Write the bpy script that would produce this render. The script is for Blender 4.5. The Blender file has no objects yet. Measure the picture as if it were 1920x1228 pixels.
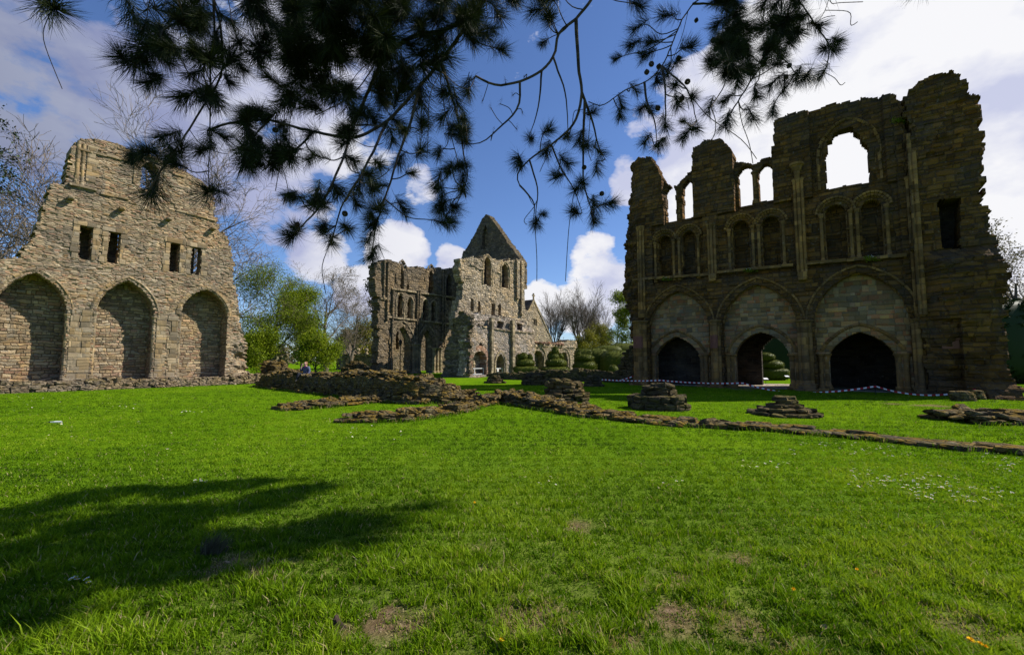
import bpy, math, random, time
import numpy as np
from mathutils import Vector, Matrix, Quaternion
T_START = time.time()
R = math.radians
rng = np.random.default_rng(7)
random.seed(7)
scene = bpy.context.scene
COL = scene.collection

# ------------------------------------------------------------------ camera geometry
EYE, FPX, PW, PH, HOR = 1.65, 820.0, 1920, 1228, 676.0
PITCH = math.atan((HOR - PH / 2) / FPX)
CP, SP = math.cos(PITCH), math.sin(PITCH)

def ray(x, y):
    a, b, c = x - PW / 2, FPX, -(y - PH / 2)
    return np.array([a, b * CP - c * SP, b * SP + c * CP])

def G(x, y, z=0.0):
    """point of the ground seen at a spot of the photograph"""
    r = ray(x, y)
    t = (z - EYE) / r[2]
    return np.array([r[0] * t, r[1] * t, z])

def AT(x, y, Y):
    """point at distance Y in front of the viewer"""
    r = ray(x, y)
    t = Y / r[1]
    return np.array([r[0] * t, Y, EYE + r[2] * t])

AZ = R(37.0)
S_DIR = np.array([math.sin(AZ), math.cos(AZ)])      # along the transepts
E_DIR = np.array([-math.cos(AZ), math.sin(AZ)])     # along the nave, away

class Plane:
    """vertical wall plane: u along the wall, d into it, z up"""
    def __init__(s, org, xd, yd):
        s.o, s.x, s.y = np.array(org[:2], float), np.array(xd, float), np.array(yd, float)
    def px(s, x, y, d=0.0):
        r = ray(x, y)
        n = s.y
        t = (np.dot(s.o, n) + d) / np.dot(r[:2], n)
        p = r[:2] * t
        return (float(np.dot(p - s.o, s.x)), float(EYE + r[2] * t))
    def poly(s, pts, d=0.0):
        return [s.px(x, y, d) for x, y in pts]
    def world(s, u, d, z=0.0):
        p = s.o + s.x * u + s.y * d
        return np.array([p[0], p[1], z])
    def matrix(s):
        return Matrix(((s.x[0], s.y[0], 0, s.o[0]), (s.x[1], s.y[1], 0, s.o[1]), (0, 0, 1, 0), (0, 0, 0, 1)))

# ------------------------------------------------------------------ noise
def h2(i, j, k=0):
    i = np.asarray(i).astype(np.int64); j = np.asarray(j).astype(np.int64)
    n = (i * 374761393 + j * 668265263 + k * 974634777) & 0x7fffffff
    n = (n ^ (n >> 13)) * 1274126177 & 0x7fffffff
    n = (n ^ (n >> 16)) * 2246822519 & 0x7fffffff
    return ((n ^ (n >> 15)) & 0xffffff) / float(0xffffff)

def vnoise(x, y, k=0):
    x = np.asarray(x, float); y = np.asarray(y, float)
    i, j = np.floor(x), np.floor(y)
    fx, fy = x - i, y - j
    fx = fx * fx * (3 - 2 * fx); fy = fy * fy * (3 - 2 * fy)
    a, b, c, d = h2(i, j, k), h2(i + 1, j, k), h2(i, j + 1, k), h2(i + 1, j + 1, k)
    return (a * (1 - fx) + b * fx) * (1 - fy) + (c * (1 - fx) + d * fx) * fy

def fbm(x, y, k=0, o=4):
    t, a, s = 0, 0.5, 0
    for q in range(o):
        t = t + a * vnoise(x * 2 ** q + 17 * q, y * 2 ** q - 9 * q, k + q); s += a; a *= .5
    return t / s

def inpoly(px, py, poly):
    ins = np.zeros(px.shape, bool)
    n = len(poly)
    for a in range(n):
        x0, y0 = poly[a]; x1, y1 = poly[(a + 1) % n]
        if y0 == y1: continue
        c = ((y0 > py) != (y1 > py)) & (px < (x1 - x0) * (py - y0) / (y1 - y0) + x0)
        ins ^= c
    return ins

# ------------------------------------------------------------------ mesh building
class MB:
    def __init__(s):
        s.v, s.q, s.t, s.tq, s.tt, s.n = [], [], [], [], [], 0
    def add(s, v, quads=None, tris=None, tint=0.5):
        v = np.asarray(v, float).reshape(-1, 3)
        if quads is not None and len(quads):
            q = np.asarray(quads, np.int64).reshape(-1, 4)
            s.q.append(q + s.n); s.tq.append(np.broadcast_to(np.asarray(tint, float), (len(q),)) if np.ndim(tint) == 0 or len(np.atleast_1d(tint)) == len(q) else np.full(len(q), np.mean(tint)))
        if tris is not None and len(tris):
            t = np.asarray(tris, np.int64).reshape(-1, 3)
            s.t.append(t + s.n); s.tt.append(np.broadcast_to(np.asarray(tint, float), (len(t),)) if np.ndim(tint) == 0 or len(np.atleast_1d(tint)) == len(t) else np.full(len(t), np.mean(tint)))
        s.v.append(v); s.n += len(v)
        return s
    def build(s, name, m, parent=None, smooth=False, mw=None):
        me = bpy.data.meshes.new(name)
        v = np.concatenate(s.v) if s.v else np.zeros((0, 3))
        q = np.concatenate(s.q) if s.q else np.zeros((0, 4), np.int64)
        t = np.concatenate(s.t) if s.t else np.zeros((0, 3), np.int64)
        me.vertices.add(len(v)); me.vertices.foreach_set('co', v.astype(np.float32).ravel())
        nl = q.size + t.size
        me.loops.add(nl)
        me.loops.foreach_set('vertex_index', np.concatenate([q.ravel(), t.ravel()]).astype(np.int32))
        me.polygons.add(len(q) + len(t))
        ls = np.concatenate([np.arange(len(q)) * 4, q.size + np.arange(len(t)) * 3]).astype(np.int32)
        me.polygons.foreach_set('loop_start', ls)
        me.update(calc_edges=True)
        tint = np.concatenate(s.tq + s.tt) if (s.tq or s.tt) else np.zeros(0)
        a = me.attributes.new('tint', 'FLOAT', 'FACE'); a.data.foreach_set('value', tint.astype(np.float32))
        me.polygons.foreach_set('use_smooth', np.full(len(me.polygons), smooth))
        me.validate()
        if m is not None: me.materials.append(m)
        return link(name, me, parent, mw)

def link(name, me, parent=None, mw=None):
    o = bpy.data.objects.new(name, me); COL.objects.link(o)
    if parent is not None: o.parent = parent
    if mw is not None: o.matrix_world = mw
    return o

def tag(o, label=None, cat=None, group=None, kind=None):
    if label: o['label'] = label
    if cat: o['category'] = cat
    if group: o['group'] = group
    if kind: o['kind'] = kind
    return o

def empty(name, label, cat, loc=(0, 0, 0), mw=None, group=None):
    o = bpy.data.objects.new(name, None); COL.objects.link(o)
    o.empty_display_size = .2
    if mw is not None: o.matrix_world = mw
    else: o.location = loc
    return tag(o, label, cat, group)

# ------------------------------------------------------------------ materials
def mat(name):
    m = bpy.data.materials.new(name); m.use_nodes = True
    nt = m.node_tree; nt.nodes.clear()
    out = nt.nodes.new('ShaderNodeOutputMaterial'); b = nt.nodes.new('ShaderNodeBsdfPrincipled')
    nt.links.new(b.outputs[0], out.inputs[0])
    b.inputs['Roughness'].default_value = .9
    b.inputs['Specular IOR Level'].default_value = .05
    return m, nt, b

def nd(nt, t, **k):
    n = nt.nodes.new(t)
    for a, b in k.items():
        if a.startswith('i_'): n.inputs[int(a[2:]) if a[2:].isdigit() else a[2:]].default_value = b
        else: setattr(n, a, b)
    return n

def lk(nt, a, b): nt.links.new(a, b)

def mth(nt, op, a, b=None, clamp=False):
    n = nt.nodes.new('ShaderNodeMath'); n.operation = op; n.use_clamp = clamp
    for i, x in enumerate((a, b)):
        if x is None: continue
        if isinstance(x, (int, float)): n.inputs[i].default_value = x
        else: nt.links.new(x, n.inputs[i])
    return n.outputs[0]

def mixc(nt, f, a, b, mode='MIX'):
    n = nt.nodes.new('ShaderNodeMix'); n.data_type = 'RGBA'; n.blend_type = mode
    for i, x in ((0, f), (6, a), (7, b)):
        if isinstance(x, (int, float)): n.inputs[i].default_value = x
        elif isinstance(x, tuple): n.inputs[i].default_value = (*x, 1) if len(x) == 3 else x
        else: nt.links.new(x, n.inputs[i])
    return n.outputs[2]

def ramp(nt, fac, stops, interp='LINEAR'):
    n = nt.nodes.new('ShaderNodeValToRGB'); cr = n.color_ramp; cr.interpolation = interp
    while len(cr.elements) < len(stops): cr.elements.new(.5)
    for e, (p, c) in zip(cr.elements, stops):
        e.position = p; e.color = (*c, 1) if len(c) == 3 else c
    nt.links.new(fac, n.inputs[0]); return n.outputs[0]

def g3(v): return (v, v, v)

def stone_mat(name, cols, sx=.34, sz=.11, joint=.05, bump=.6, moss=None, stain=.5, dark=1.0, mortar=(.20, .17, .13), brick=False, wob=1.0):
    """masonry: cells stretched along the courses, one colour per stone, sunk joints, lichen stains"""
    m, nt, b = mat(name)
    tc = nd(nt, 'ShaderNodeTexCoord')
    nz = nd(nt, 'ShaderNodeTexNoise', i_Scale=1.7, i_Detail=3.0)
    lk(nt, tc.outputs['Object'], nz.inputs['Vector'])
    off = nd(nt, 'ShaderNodeVectorMath', operation='MULTIPLY_ADD')
    lk(nt, nz.outputs['Color'], off.inputs[0]); off.inputs[1].default_value = (.12, .12, .10); lk(nt, tc.outputs['Object'], off.inputs[2])
    sc = nd(nt, 'ShaderNodeVectorMath', operation='MULTIPLY'); lk(nt, off.outputs[0], sc.inputs[0])
    sc.inputs[1].default_value = (1 / sx, 1 / sx, 1 / sz)
    v1 = nd(nt, 'ShaderNodeTexVoronoi', voronoi_dimensions='3D', feature='F1', i_Scale=1.0, i_Randomness=.85)
    v2 = nd(nt, 'ShaderNodeTexVoronoi', voronoi_dimensions='3D', feature='DISTANCE_TO_EDGE', i_Scale=1.0, i_Randomness=.85)
    lk(nt, sc.outputs[0], v1.inputs['Vector']); lk(nt, sc.outputs[0], v2.inputs['Vector'])
    sp = nd(nt, 'ShaderNodeSeparateColor'); lk(nt, v1.outputs['Color'], sp.inputs[0])
    EDGE = v2.outputs['Distance']
    if brick:   # squared blocks in courses of uneven height
        sx_ = nd(nt, 'ShaderNodeSeparateXYZ'); lk(nt, tc.outputs['Object'], sx_.inputs[0])
        zn = nd(nt, 'ShaderNodeTexNoise', noise_dimensions='1D', i_Scale=1.1 / sz * .35, i_Detail=1.0); lk(nt, sx_.outputs[2], zn.inputs['W'])
        wz = nd(nt, 'ShaderNodeTexNoise', i_Scale=1.3, i_Detail=2.0); lk(nt, tc.outputs['Object'], wz.inputs['Vector'])
        ed = nd(nt, 'ShaderNodeTexNoise', i_Scale=9.0, i_Detail=3.0); lk(nt, tc.outputs['Object'], ed.inputs['Vector'])
        zz = mth(nt, 'ADD', sx_.outputs[2], mth(nt, 'ADD', mth(nt, 'MULTIPLY', zn.outputs[0], sz * 1.5), mth(nt, 'ADD', mth(nt, 'MULTIPLY', wz.outputs[0], .16 * wob), mth(nt, 'MULTIPLY', ed.outputs[0], .05 * wob))))
        row = mth(nt, 'FLOOR', mth(nt, 'DIVIDE', zz, sz))
        rn = nd(nt, 'ShaderNodeTexWhiteNoise', noise_dimensions='1D'); lk(nt, row, rn.inputs['W'])
        xw = mth(nt, 'DIVIDE', mth(nt, 'ADD', mth(nt, 'ADD', sx_.outputs[0], mth(nt, 'MULTIPLY', sx_.outputs[1], .93)), mth(nt, 'ADD', mth(nt, 'MULTIPLY', rn.outputs[0], 7.0), mth(nt, 'MULTIPLY', ed.outputs[0], .05 * wob))), mth(nt, 'MULTIPLY', mth(nt, 'ADD', mth(nt, 'MULTIPLY', rn.outputs[0], .8), .6), sx))
        xw = mth(nt, 'ADD', xw, mth(nt, 'MULTIPLY', mth(nt, 'SINE', mth(nt, 'MULTIPLY', xw, 2.1)), .28))
        col = mth(nt, 'FLOOR', xw)
        cv = nd(nt, 'ShaderNodeCombineXYZ'); lk(nt, row, cv.inputs[0]); lk(nt, col, cv.inputs[1])
        wn = nd(nt, 'ShaderNodeTexWhiteNoise', noise_dimensions='2D'); lk(nt, cv.outputs[0], wn.inputs['Vector'])
        sp = nd(nt, 'ShaderNodeSeparateColor'); lk(nt, wn.outputs['Color'], sp.inputs[0])
        def edge(v): f = mth(nt, 'FRACT', v); return mth(nt, 'MINIMUM', f, mth(nt, 'SUBTRACT', 1.0, f))
        EDGE = mth(nt, 'MINIMUM', edge(mth(nt, 'DIVIDE', zz, sz)), mth(nt, 'MULTIPLY', edge(xw), sx / sz))
    at = nd(nt, 'ShaderNodeAttribute', attribute_name='tint')
    per = mth(nt, 'FRACT', mth(nt, 'ADD', sp.outputs[0], mth(nt, 'MULTIPLY', at.outputs['Fac'], 1.0)))
    n = len(cols)
    stops = [((i + .0) / n, c) for i, c in enumerate(cols)]
    c = ramp(nt, per, stops, 'LINEAR')
    br = mth(nt, 'ADD', mth(nt, 'MULTIPLY', sp.outputs[1], .80), .60)
    fine = nd(nt, 'ShaderNodeTexNoise', i_Scale=22.0, i_Detail=5.0, i_Roughness=.7); lk(nt, tc.outputs['Object'], fine.inputs['Vector'])
    br = mth(nt, 'MULTIPLY', br, mth(nt, 'ADD', mth(nt, 'MULTIPLY', fine.outputs[0], .9), .55))
    br = mth(nt, 'MULTIPLY', br, dark)
    cb = nd(nt, 'ShaderNodeVectorMath', operation='SCALE'); lk(nt, c, cb.inputs[0]); lk(nt, br, cb.inputs['Scale'])
    # lichen and soot in broad patches with an edge of their own
    st = nd(nt, 'ShaderNodeTexNoise', i_Scale=.55, i_Detail=7.0, i_Roughness=.68); lk(nt, tc.outputs['Object'], st.inputs['Vector'])
    sf = ramp(nt, st.outputs[0], [(.46, g3(0)), (.66, g3(1))])
    c2 = mixc(nt, mth(nt, 'MULTIPLY', sf, stain), cb.outputs[0], mixc(nt, .75, cb.outputs[0], (.075, .073, .066)))
    # rain streaks and old repairs in differently coloured stone
    sm = nd(nt, 'ShaderNodeVectorMath', operation='MULTIPLY'); lk(nt, tc.outputs['Object'], sm.inputs[0]); sm.inputs[1].default_value = (1, 1, .16)
    sk = nd(nt, 'ShaderNodeTexNoise', i_Scale=2.4, i_Detail=5.0, i_Roughness=.6); lk(nt, sm.outputs[0], sk.inputs['Vector'])
    c2 = mixc(nt, mth(nt, 'MULTIPLY', ramp(nt, sk.outputs[0], [(.52, g3(0)), (.66, g3(1))]), .5 * stain), c2, (.06, .055, .045))
    pv = nd(nt, 'ShaderNodeTexVoronoi', voronoi_dimensions='3D', feature='F1', i_Scale=.62); lk(nt, off.outputs[0], pv.inputs['Vector'])
    ps = nd(nt, 'ShaderNodeSeparateColor'); lk(nt, pv.outputs['Color'], ps.inputs[0])
    pt = ramp(nt, ps.outputs[0], [(0, (.78, .78, .80)), (.35, (1, 1, 1)), (.7, (1.08, 1.02, .92)), (1, (1.22, 1.10, .92))])
    c2 = mixc(nt, .8, c2, mixc(nt, 1.0, c2, pt, 'MULTIPLY'))
    li = nd(nt, 'ShaderNodeTexNoise', i_Scale=6.0, i_Detail=6.0, i_Roughness=.75); lk(nt, tc.outputs['Object'], li.inputs['Vector'])
    lf = ramp(nt, li.outputs[0], [(.60, g3(0)), (.68, g3(1))])
    c2 = mixc(nt, mth(nt, 'MULTIPLY', lf, .35), c2, (.36, .35, .31))
    if moss:
        ge = nd(nt, 'ShaderNodeNewGeometry'); sn = nd(nt, 'ShaderNodeSeparateXYZ'); lk(nt, ge.outputs['Normal'], sn.inputs[0])
        mz = nd(nt, 'ShaderNodeTexNoise', i_Scale=2.6, i_Detail=6.0, i_Roughness=.7); lk(nt, tc.outputs['Object'], mz.inputs['Vector'])
        mf = mth(nt, 'MULTIPLY', ramp(nt, mz.outputs[0], [(.45, g3(0)), (.57, g3(1))]), ramp(nt, sn.outputs[2], [(.0, g3(.3)), (.55, g3(1))]))
        c2 = mixc(nt, mth(nt, 'MULTIPLY', mf, moss[1]), c2, moss[0])
    jf = ramp(nt, EDGE, [(0.0, g3(1)), (joint, g3(1)), (joint * 2.2, g3(0))])
    c3 = mixc(nt, mth(nt, 'MULTIPLY', jf, .75), c2, mixc(nt, .6, c2, (mortar[0] * .35, mortar[1] * .35, mortar[2] * .35)))
    lk(nt, c3, b.inputs['Base Color'])
    hgt = mth(nt, 'ADD', mth(nt, 'MULTIPLY', ramp(nt, EDGE, [(0, g3(0)), (.22, g3(1))]), 1.0), mth(nt, 'ADD', mth(nt, 'MULTIPLY', sp.outputs[2], .6), mth(nt, 'MULTIPLY', fine.outputs[0], .7)))
    bp = nd(nt, 'ShaderNodeBump', i_Strength=bump, i_Distance=.07); lk(nt, hgt, bp.inputs['Height']); lk(nt, bp.outputs[0], b.inputs['Normal'])
    return m

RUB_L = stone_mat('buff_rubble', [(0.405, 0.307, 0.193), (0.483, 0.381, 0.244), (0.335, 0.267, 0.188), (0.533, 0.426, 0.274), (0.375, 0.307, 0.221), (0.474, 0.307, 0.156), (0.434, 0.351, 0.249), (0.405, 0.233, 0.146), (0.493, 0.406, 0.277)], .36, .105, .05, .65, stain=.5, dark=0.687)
PANEL_L = stone_mat('pinkish_squared_rubble', [(0.459, 0.330, 0.192), (0.419, 0.320, 0.202), (0.499, 0.360, 0.192), (0.379, 0.300, 0.202), (0.439, 0.260, 0.166), (0.479, 0.380, 0.228), (0.400, 0.330, 0.228)], .36, .17, .07, .9, stain=.4, brick=True, wob=1.9, dark=0.731)
DRESS_L = stone_mat('buff_dressed_stone', [(0.459, 0.350, 0.210), (0.489, 0.390, 0.256), (0.408, 0.330, 0.229), (0.479, 0.350, 0.192)], .5, .30, .02, .3, stain=.35, dark=0.556, brick=True)
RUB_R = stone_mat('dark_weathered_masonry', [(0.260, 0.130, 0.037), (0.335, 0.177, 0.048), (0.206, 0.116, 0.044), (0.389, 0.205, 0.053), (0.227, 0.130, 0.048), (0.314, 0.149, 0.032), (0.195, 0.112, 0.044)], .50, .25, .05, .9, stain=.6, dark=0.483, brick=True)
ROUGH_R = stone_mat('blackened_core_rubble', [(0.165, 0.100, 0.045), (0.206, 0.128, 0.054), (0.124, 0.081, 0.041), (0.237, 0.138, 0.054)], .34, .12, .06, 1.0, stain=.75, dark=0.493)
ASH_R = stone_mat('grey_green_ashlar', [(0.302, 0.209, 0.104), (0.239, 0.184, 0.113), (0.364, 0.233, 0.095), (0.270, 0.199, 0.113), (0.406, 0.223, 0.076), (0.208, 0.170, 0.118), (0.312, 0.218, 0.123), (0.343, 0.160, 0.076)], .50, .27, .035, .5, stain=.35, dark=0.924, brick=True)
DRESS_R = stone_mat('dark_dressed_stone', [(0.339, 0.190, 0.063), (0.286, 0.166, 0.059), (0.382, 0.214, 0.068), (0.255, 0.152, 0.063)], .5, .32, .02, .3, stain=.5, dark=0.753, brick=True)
LIB_C = stone_mat('pinkish_pale_rubble', [(.46, .38, .31), (.40, .34, .285), (.52, .44, .36), (.36, .31, .265), (.49, .39, .29)], .34, .20, .06, .8, stain=.45, dark=.82)
GABLE_C = stone_mat('shade_darkened_gable_stone', [(.17, .14, .10), (.21, .17, .12), (.14, .115, .085), (.23, .18, .12)], .40, .22, .05, .8, stain=.6, dark=.8)  # north-side shade put into the colour: darker stone for gable and end wall
INNER_R = stone_mat('shade_darkened_inner_stone', [(.08, .06, .045), (.10, .075, .05), (.07, .055, .045)], .45, .2, .03, .5, stain=.6, dark=.55, brick=True)  # gloom of deep openings painted in: near-black stone for interiors and backs
RUB_C = stone_mat('pale_far_rubble', [(0.457, 0.370, 0.244), (0.395, 0.320, 0.226), (0.541, 0.430, 0.280), (0.333, 0.280, 0.208), (0.499, 0.370, 0.208), (0.437, 0.360, 0.261)], .40, .26, .07, 1.0, stain=.55, dark=0.917)
DRESS_C = stone_mat('pale_far_dressed_stone', [(0.433, 0.345, 0.216), (0.371, 0.300, 0.198), (0.464, 0.370, 0.225)], .6, .35, .02, .4, stain=.6, dark=0.680)
RED_C = stone_mat('reddish_far_stone', [(.38, .20, .13), (.42, .25, .16), (.34, .21, .15)], .5, .28, .04, .5, stain=.3, dark=0.800)
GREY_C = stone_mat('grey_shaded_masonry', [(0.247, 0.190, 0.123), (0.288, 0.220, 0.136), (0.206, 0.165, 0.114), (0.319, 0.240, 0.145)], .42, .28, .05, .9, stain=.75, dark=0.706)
FOOT = stone_mat('mossy_footing_stone', [(0.160, 0.122, 0.064), (0.210, 0.168, 0.087), (0.250, 0.199, 0.102), (0.130, 0.107, 0.060), (0.199, 0.138, 0.060), (0.270, 0.219, 0.117)], .22, .10, .03, 1.0, moss=((.20, .125, .016), .9), stain=.5, dark=0.596)
FOOT_L = stone_mat('pale_footing_stone', [(0.371, 0.280, 0.186), (0.433, 0.340, 0.233), (0.309, 0.245, 0.172), (0.464, 0.370, 0.260)], .26, .11, .04, 1.0, moss=((.15, .11, .02), .6), stain=.5, dark=0.612)
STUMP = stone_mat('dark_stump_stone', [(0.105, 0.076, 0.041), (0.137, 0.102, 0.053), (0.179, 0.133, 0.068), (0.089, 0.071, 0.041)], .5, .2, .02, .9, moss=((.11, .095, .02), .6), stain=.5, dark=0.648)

def plain(name, col, rough=.8, var=.25, scale=8.0, spec=.2, attr=False):
    m, nt, b = mat(name)
    tc = nd(nt, 'ShaderNodeTexCoord'); nz = nd(nt, 'ShaderNodeTexNoise', i_Scale=scale, i_Detail=5.0); lk(nt, tc.outputs['Object'], nz.inputs['Vector'])
    f = mth(nt, 'ADD', mth(nt, 'MULTIPLY', nz.outputs[0], 2 * var), 1 - var)
    if attr:
        at = nd(nt, 'ShaderNodeAttribute', attribute_name='tint'); f = mth(nt, 'MULTIPLY', f, mth(nt, 'ADD', at.outputs['Fac'], .5))
    s = nd(nt, 'ShaderNodeVectorMath', operation='SCALE'); s.inputs[0].default_value = col; lk(nt, f, s.inputs['Scale'])
    lk(nt, s.outputs[0], b.inputs['Base Color']); b.inputs['Roughness'].default_value = rough
    b.inputs['Specular IOR Level'].default_value = spec
    return m

def leaf_mat(name, stops, trans=.35, rough=.55, spec=.10):
    """thin leaves: colour per leaf, some light passing through"""
    m, nt, b = mat(name)
    at = nd(nt, 'ShaderNodeAttribute', attribute_name='tint')
    c = ramp(nt, at.outputs['Fac'], stops)
    lk(nt, c, b.inputs['Base Color']); b.inputs['Roughness'].default_value = rough; b.inputs['Specular IOR Level'].default_value = spec
    if trans > 0:
        tr = nd(nt, 'ShaderNodeBsdfTranslucent'); lk(nt, mixc(nt, 1.0, c, (1.0, 1.0, .55), 'MULTIPLY'), tr.inputs[0])
        mx = nd(nt, 'ShaderNodeMixShader'); mx.inputs[0].default_value = trans
        lk(nt, b.outputs[0], mx.inputs[1]); lk(nt, tr.outputs[0], mx.inputs[2])
        out = [n for n in nt.nodes if n.type == 'OUTPUT_MATERIAL'][0]; lk(nt, mx.outputs[0], out.inputs[0])
    return m
# ------------------------------------------------------------------ masonry geometry
def stones(u, z, h, w, k=0):
    """coursed layout: (value per stone, second value per stone)"""
    rz = z / h + .35 * np.sin(u * .7 + k) * .3 + .25 * (vnoise(u * .5, z * .5, k) - .5)
    r = np.floor(rz)
    wr = w * (.65 + .8 * h2(r, r * 0 + 3, k))
    c = np.floor(u / wr + 7.3 * h2(r, r * 0 + 1, k) + .35 * (vnoise(u / w * .7, r * 3.1, k + 5) - .5))
    return h2(c, r, k + 11), h2(c, r, k + 12)

def arch_z(u, uc, a, zs, h):
    """height of the soffit of a two centred arch at u"""
    cx, cz, r = arch_c(a, h)
    x = -np.minimum(np.abs(u - uc), a)
    return zs + np.maximum(cz + np.sqrt(np.maximum(r * r - (x - cx) ** 2, 0)), 0)

def arch_c(a, h):
    """centre and radius of the left arc, from the springing (-a,0) to the apex (0,h)"""
    t = h / a
    if t > 1.22: r = (a * a + h * h) / (2 * a); return r - a, 0.0, r
    k = .105 if t < .88 else .2065 if .995 < t < 1.005 else .15
    c = math.hypot(a, h); q = k * c; r = (c * c / 4 + q * q) / (2 * q)
    return -a / 2 + h / c * (r - q), h / 2 - a / c * (r - q), r

def arch_poly(uc, a, zb, zs, h, n=10):
    us = np.linspace(-a, a, 2 * n + 1)
    us = np.sign(us) * a * (1 - (1 - np.abs(us) / a) ** 1.6) if a > 0 else us
    return [(uc - a, zb)] + [(uc + x, float(arch_z(uc + x, uc, a, zs, h))) for x in us] + [(uc + a, zb)]

def arch_path(uc, a, zb, zs, h, n=9):
    cx, cz, r = arch_c(a, h)
    a0 = math.atan2(-cz, -a - cx) % (2 * math.pi); a1 = math.atan2(h - cz, -cx)
    p = []
    nz = max(2, int((zs - zb) / .45)) if zs > zb + .05 else 0
    for i in range(nz): p.append((uc - a, zb + (zs - zb) * i / nz))
    for i in range(n + 1):
        t = a0 + (a1 - a0) * i / n; p.append((uc + cx + r * math.cos(t), zs + cz + r * math.sin(t)))
    q = [(2 * uc - x, z) for x, z in p[::-1]]
    return p + q[1:]

def sweep(mb, path, prof, k=0, jit=.012, tj=1.0):
    """run a profile [(outward, depth)...] along a path in the wall plane; every step is one stone"""
    P = np.array(path, float); n = len(P)
    tan = np.zeros_like(P); tan[1:-1] = P[2:] - P[:-2]; tan[0] = P[1] - P[0]; tan[-1] = P[-1] - P[-2]
    tan /= np.linalg.norm(tan, axis=1)[:, None] + 1e-9
    nor = np.stack([-tan[:, 1], tan[:, 0]], 1)
    pr = np.array(prof, float); m = len(pr)
    for i in range(n - 1):
        j = (h2(i, k, 3) - .5) * 2 * jit
        t = .5 + (h2(i, k, 4) - .5) * tj
        vs = []
        for s in (i, i + 1):
            f = .012 if s == i else -.012
            pt = P[s] + tan[s] * f
            for o, d in pr: vs.append((pt[0] + nor[s, 0] * (o + j * .6), d + j, pt[1] + nor[s, 1] * (o + j * .6)))
        q = [(a, a + 1, m + a + 1, m + a) for a in range(m - 1)]
        mb.add(vs, q, tint=t)

def relief(name, mtl, parent, outline, cell=.06, T=1.2, holes=(), dfn=None, amp=.05, sh=.10, sw=.36, rag=.10, k=0, back=True, d0=0.0, bmask=None, hrag=.03):
    """a wall of real stones: the front is a fine grid pushed in and out stone by stone, with ragged edges, reveals and a back.
    holes: (polygon, depth of the reveal, goes right through)"""
    o = np.array(outline)
    u0, u1, z0, z1 = o[:, 0].min() - .3, o[:, 0].max() + .3, max(o[:, 1].min(), -.3), o[:, 1].max() + .3
    nu, nz = int((u1 - u0) / cell) + 1, int((z1 - z0) / cell) + 1
    uc = u0 + (np.arange(nu) + .5) * cell; zc = z0 + (np.arange(nz) + .5) * cell
    U, Z = np.meshgrid(uc, zc, indexing='ij')
    a, b = stones(U, Z, sh * 1.3, sw, k + 40)
    ju = (a - .5) * 2 * rag + (fbm(U * 1.3, Z * 1.3, k + 9) - .5) * 2 * rag
    jz = (b - .5) * 1.4 * rag + (fbm(U * 1.3, Z * 1.3, k + 19) - .5) * 2 * rag
    M = inpoly(U + ju, Z + jz, outline)
    HD = np.full(M.shape, T)
    B = M.copy()
    hj = hrag / max(rag, 1e-6)
    for hp, hd, thr in holes:
        hm = inpoly(U + ju * hj, Z + jz * hj, hp)
        HD[hm & M] = hd if not thr else T
        M &= ~hm
        if thr: B &= ~hm
    if bmask is not None:
        for hp in bmask: B &= ~inpoly(U, Z, hp)
    ug = u0 + np.arange(nu + 1) * cell; zg = z0 + np.arange(nz + 1) * cell
    UG, ZG = np.meshgrid(ug, zg, indexing='ij')
    s1, s2 = stones(UG, ZG, sh, sw, k)
    dep = d0 + (dfn(UG, ZG) if dfn is not None else 0.0)
    dep = dep - (s1 - .5) * 2 * amp - (fbm(UG * .8, ZG * .8, k + 3) - .5) * 2 * amp
    idx = np.arange((nu + 1) * (nz + 1)).reshape(nu + 1, nz + 1)
    V = np.stack([UG, dep + 0 * UG, ZG], -1).reshape(-1, 3)
    ii, jj = np.nonzero(M)
    Q = np.stack([idx[ii, jj], idx[ii + 1, jj], idx[ii + 1, jj + 1], idx[ii, jj + 1]], 1)
    t1, _ = stones(U[ii, jj], Z[ii, jj], sh, sw, k)
    mb = MB(); mb.add(V, Q, tint=t1)
    Mp = np.pad(M, 1)
    for di, dj, c0, c1 in ((-1, 0, (0, 1), (0, 0)), (1, 0, (1, 0), (1, 1)), (0, -1, (0, 0), (1, 0)), (0, 1, (1, 1), (0, 1))):
        e = M & ~Mp[1 + di:1 + di + nu, 1 + dj:1 + dj + nz]
        ei, ej = np.nonzero(e)
        if not len(ei): continue
        ni, nj = np.clip(ei + di, 0, nu - 1), np.clip(ej + dj, 0, nz - 1)
        hd = HD[ni, nj]
        va, vb = idx[ei + c0[0], ej + c0[1]], idx[ei + c1[0], ej + c1[1]]
        n = len(ei)
        pa, pb = V[va], V[vb]
        seg = 3
        rows = []
        for s in range(seg + 1):
            f = s / seg
            A, Bv = pa.copy(), pb.copy()
            A[:, 1] = pa[:, 1] * (1 - f) + (d0 + hd) * f; Bv[:, 1] = pb[:, 1] * (1 - f) + (d0 + hd) * f
            rows += [A, Bv]
        W = np.concatenate(rows)
        for s in range(seg):
            b0 = 2 * s * n
            q = np.stack([b0 + np.arange(n), b0 + n + np.arange(n), b0 + 3 * n + np.arange(n), b0 + 2 * n + np.arange(n)], 1)
            if s == 0: mb.add(W, q, tint=t1.mean() if n == 0 else h2(ei * 3, ej, k + s))
            else:
                mb.q.append(q + mb.n - len(W)); mb.tq.append(h2(ei // 3, ej // 2, k + s))
    if back:
        bi, bj = np.nonzero(B)
        VB = V.copy(); VB[:, 1] = d0 + T
        mb.add(VB, np.stack([idx[bi, bj], idx[bi, bj + 1], idx[bi + 1, bj + 1], idx[bi + 1, bj]], 1), tint=h2(bi // 6, bj // 2, k))
    ob = mb.build(name, mtl, parent)
    strip(ob)
    return ob

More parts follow.
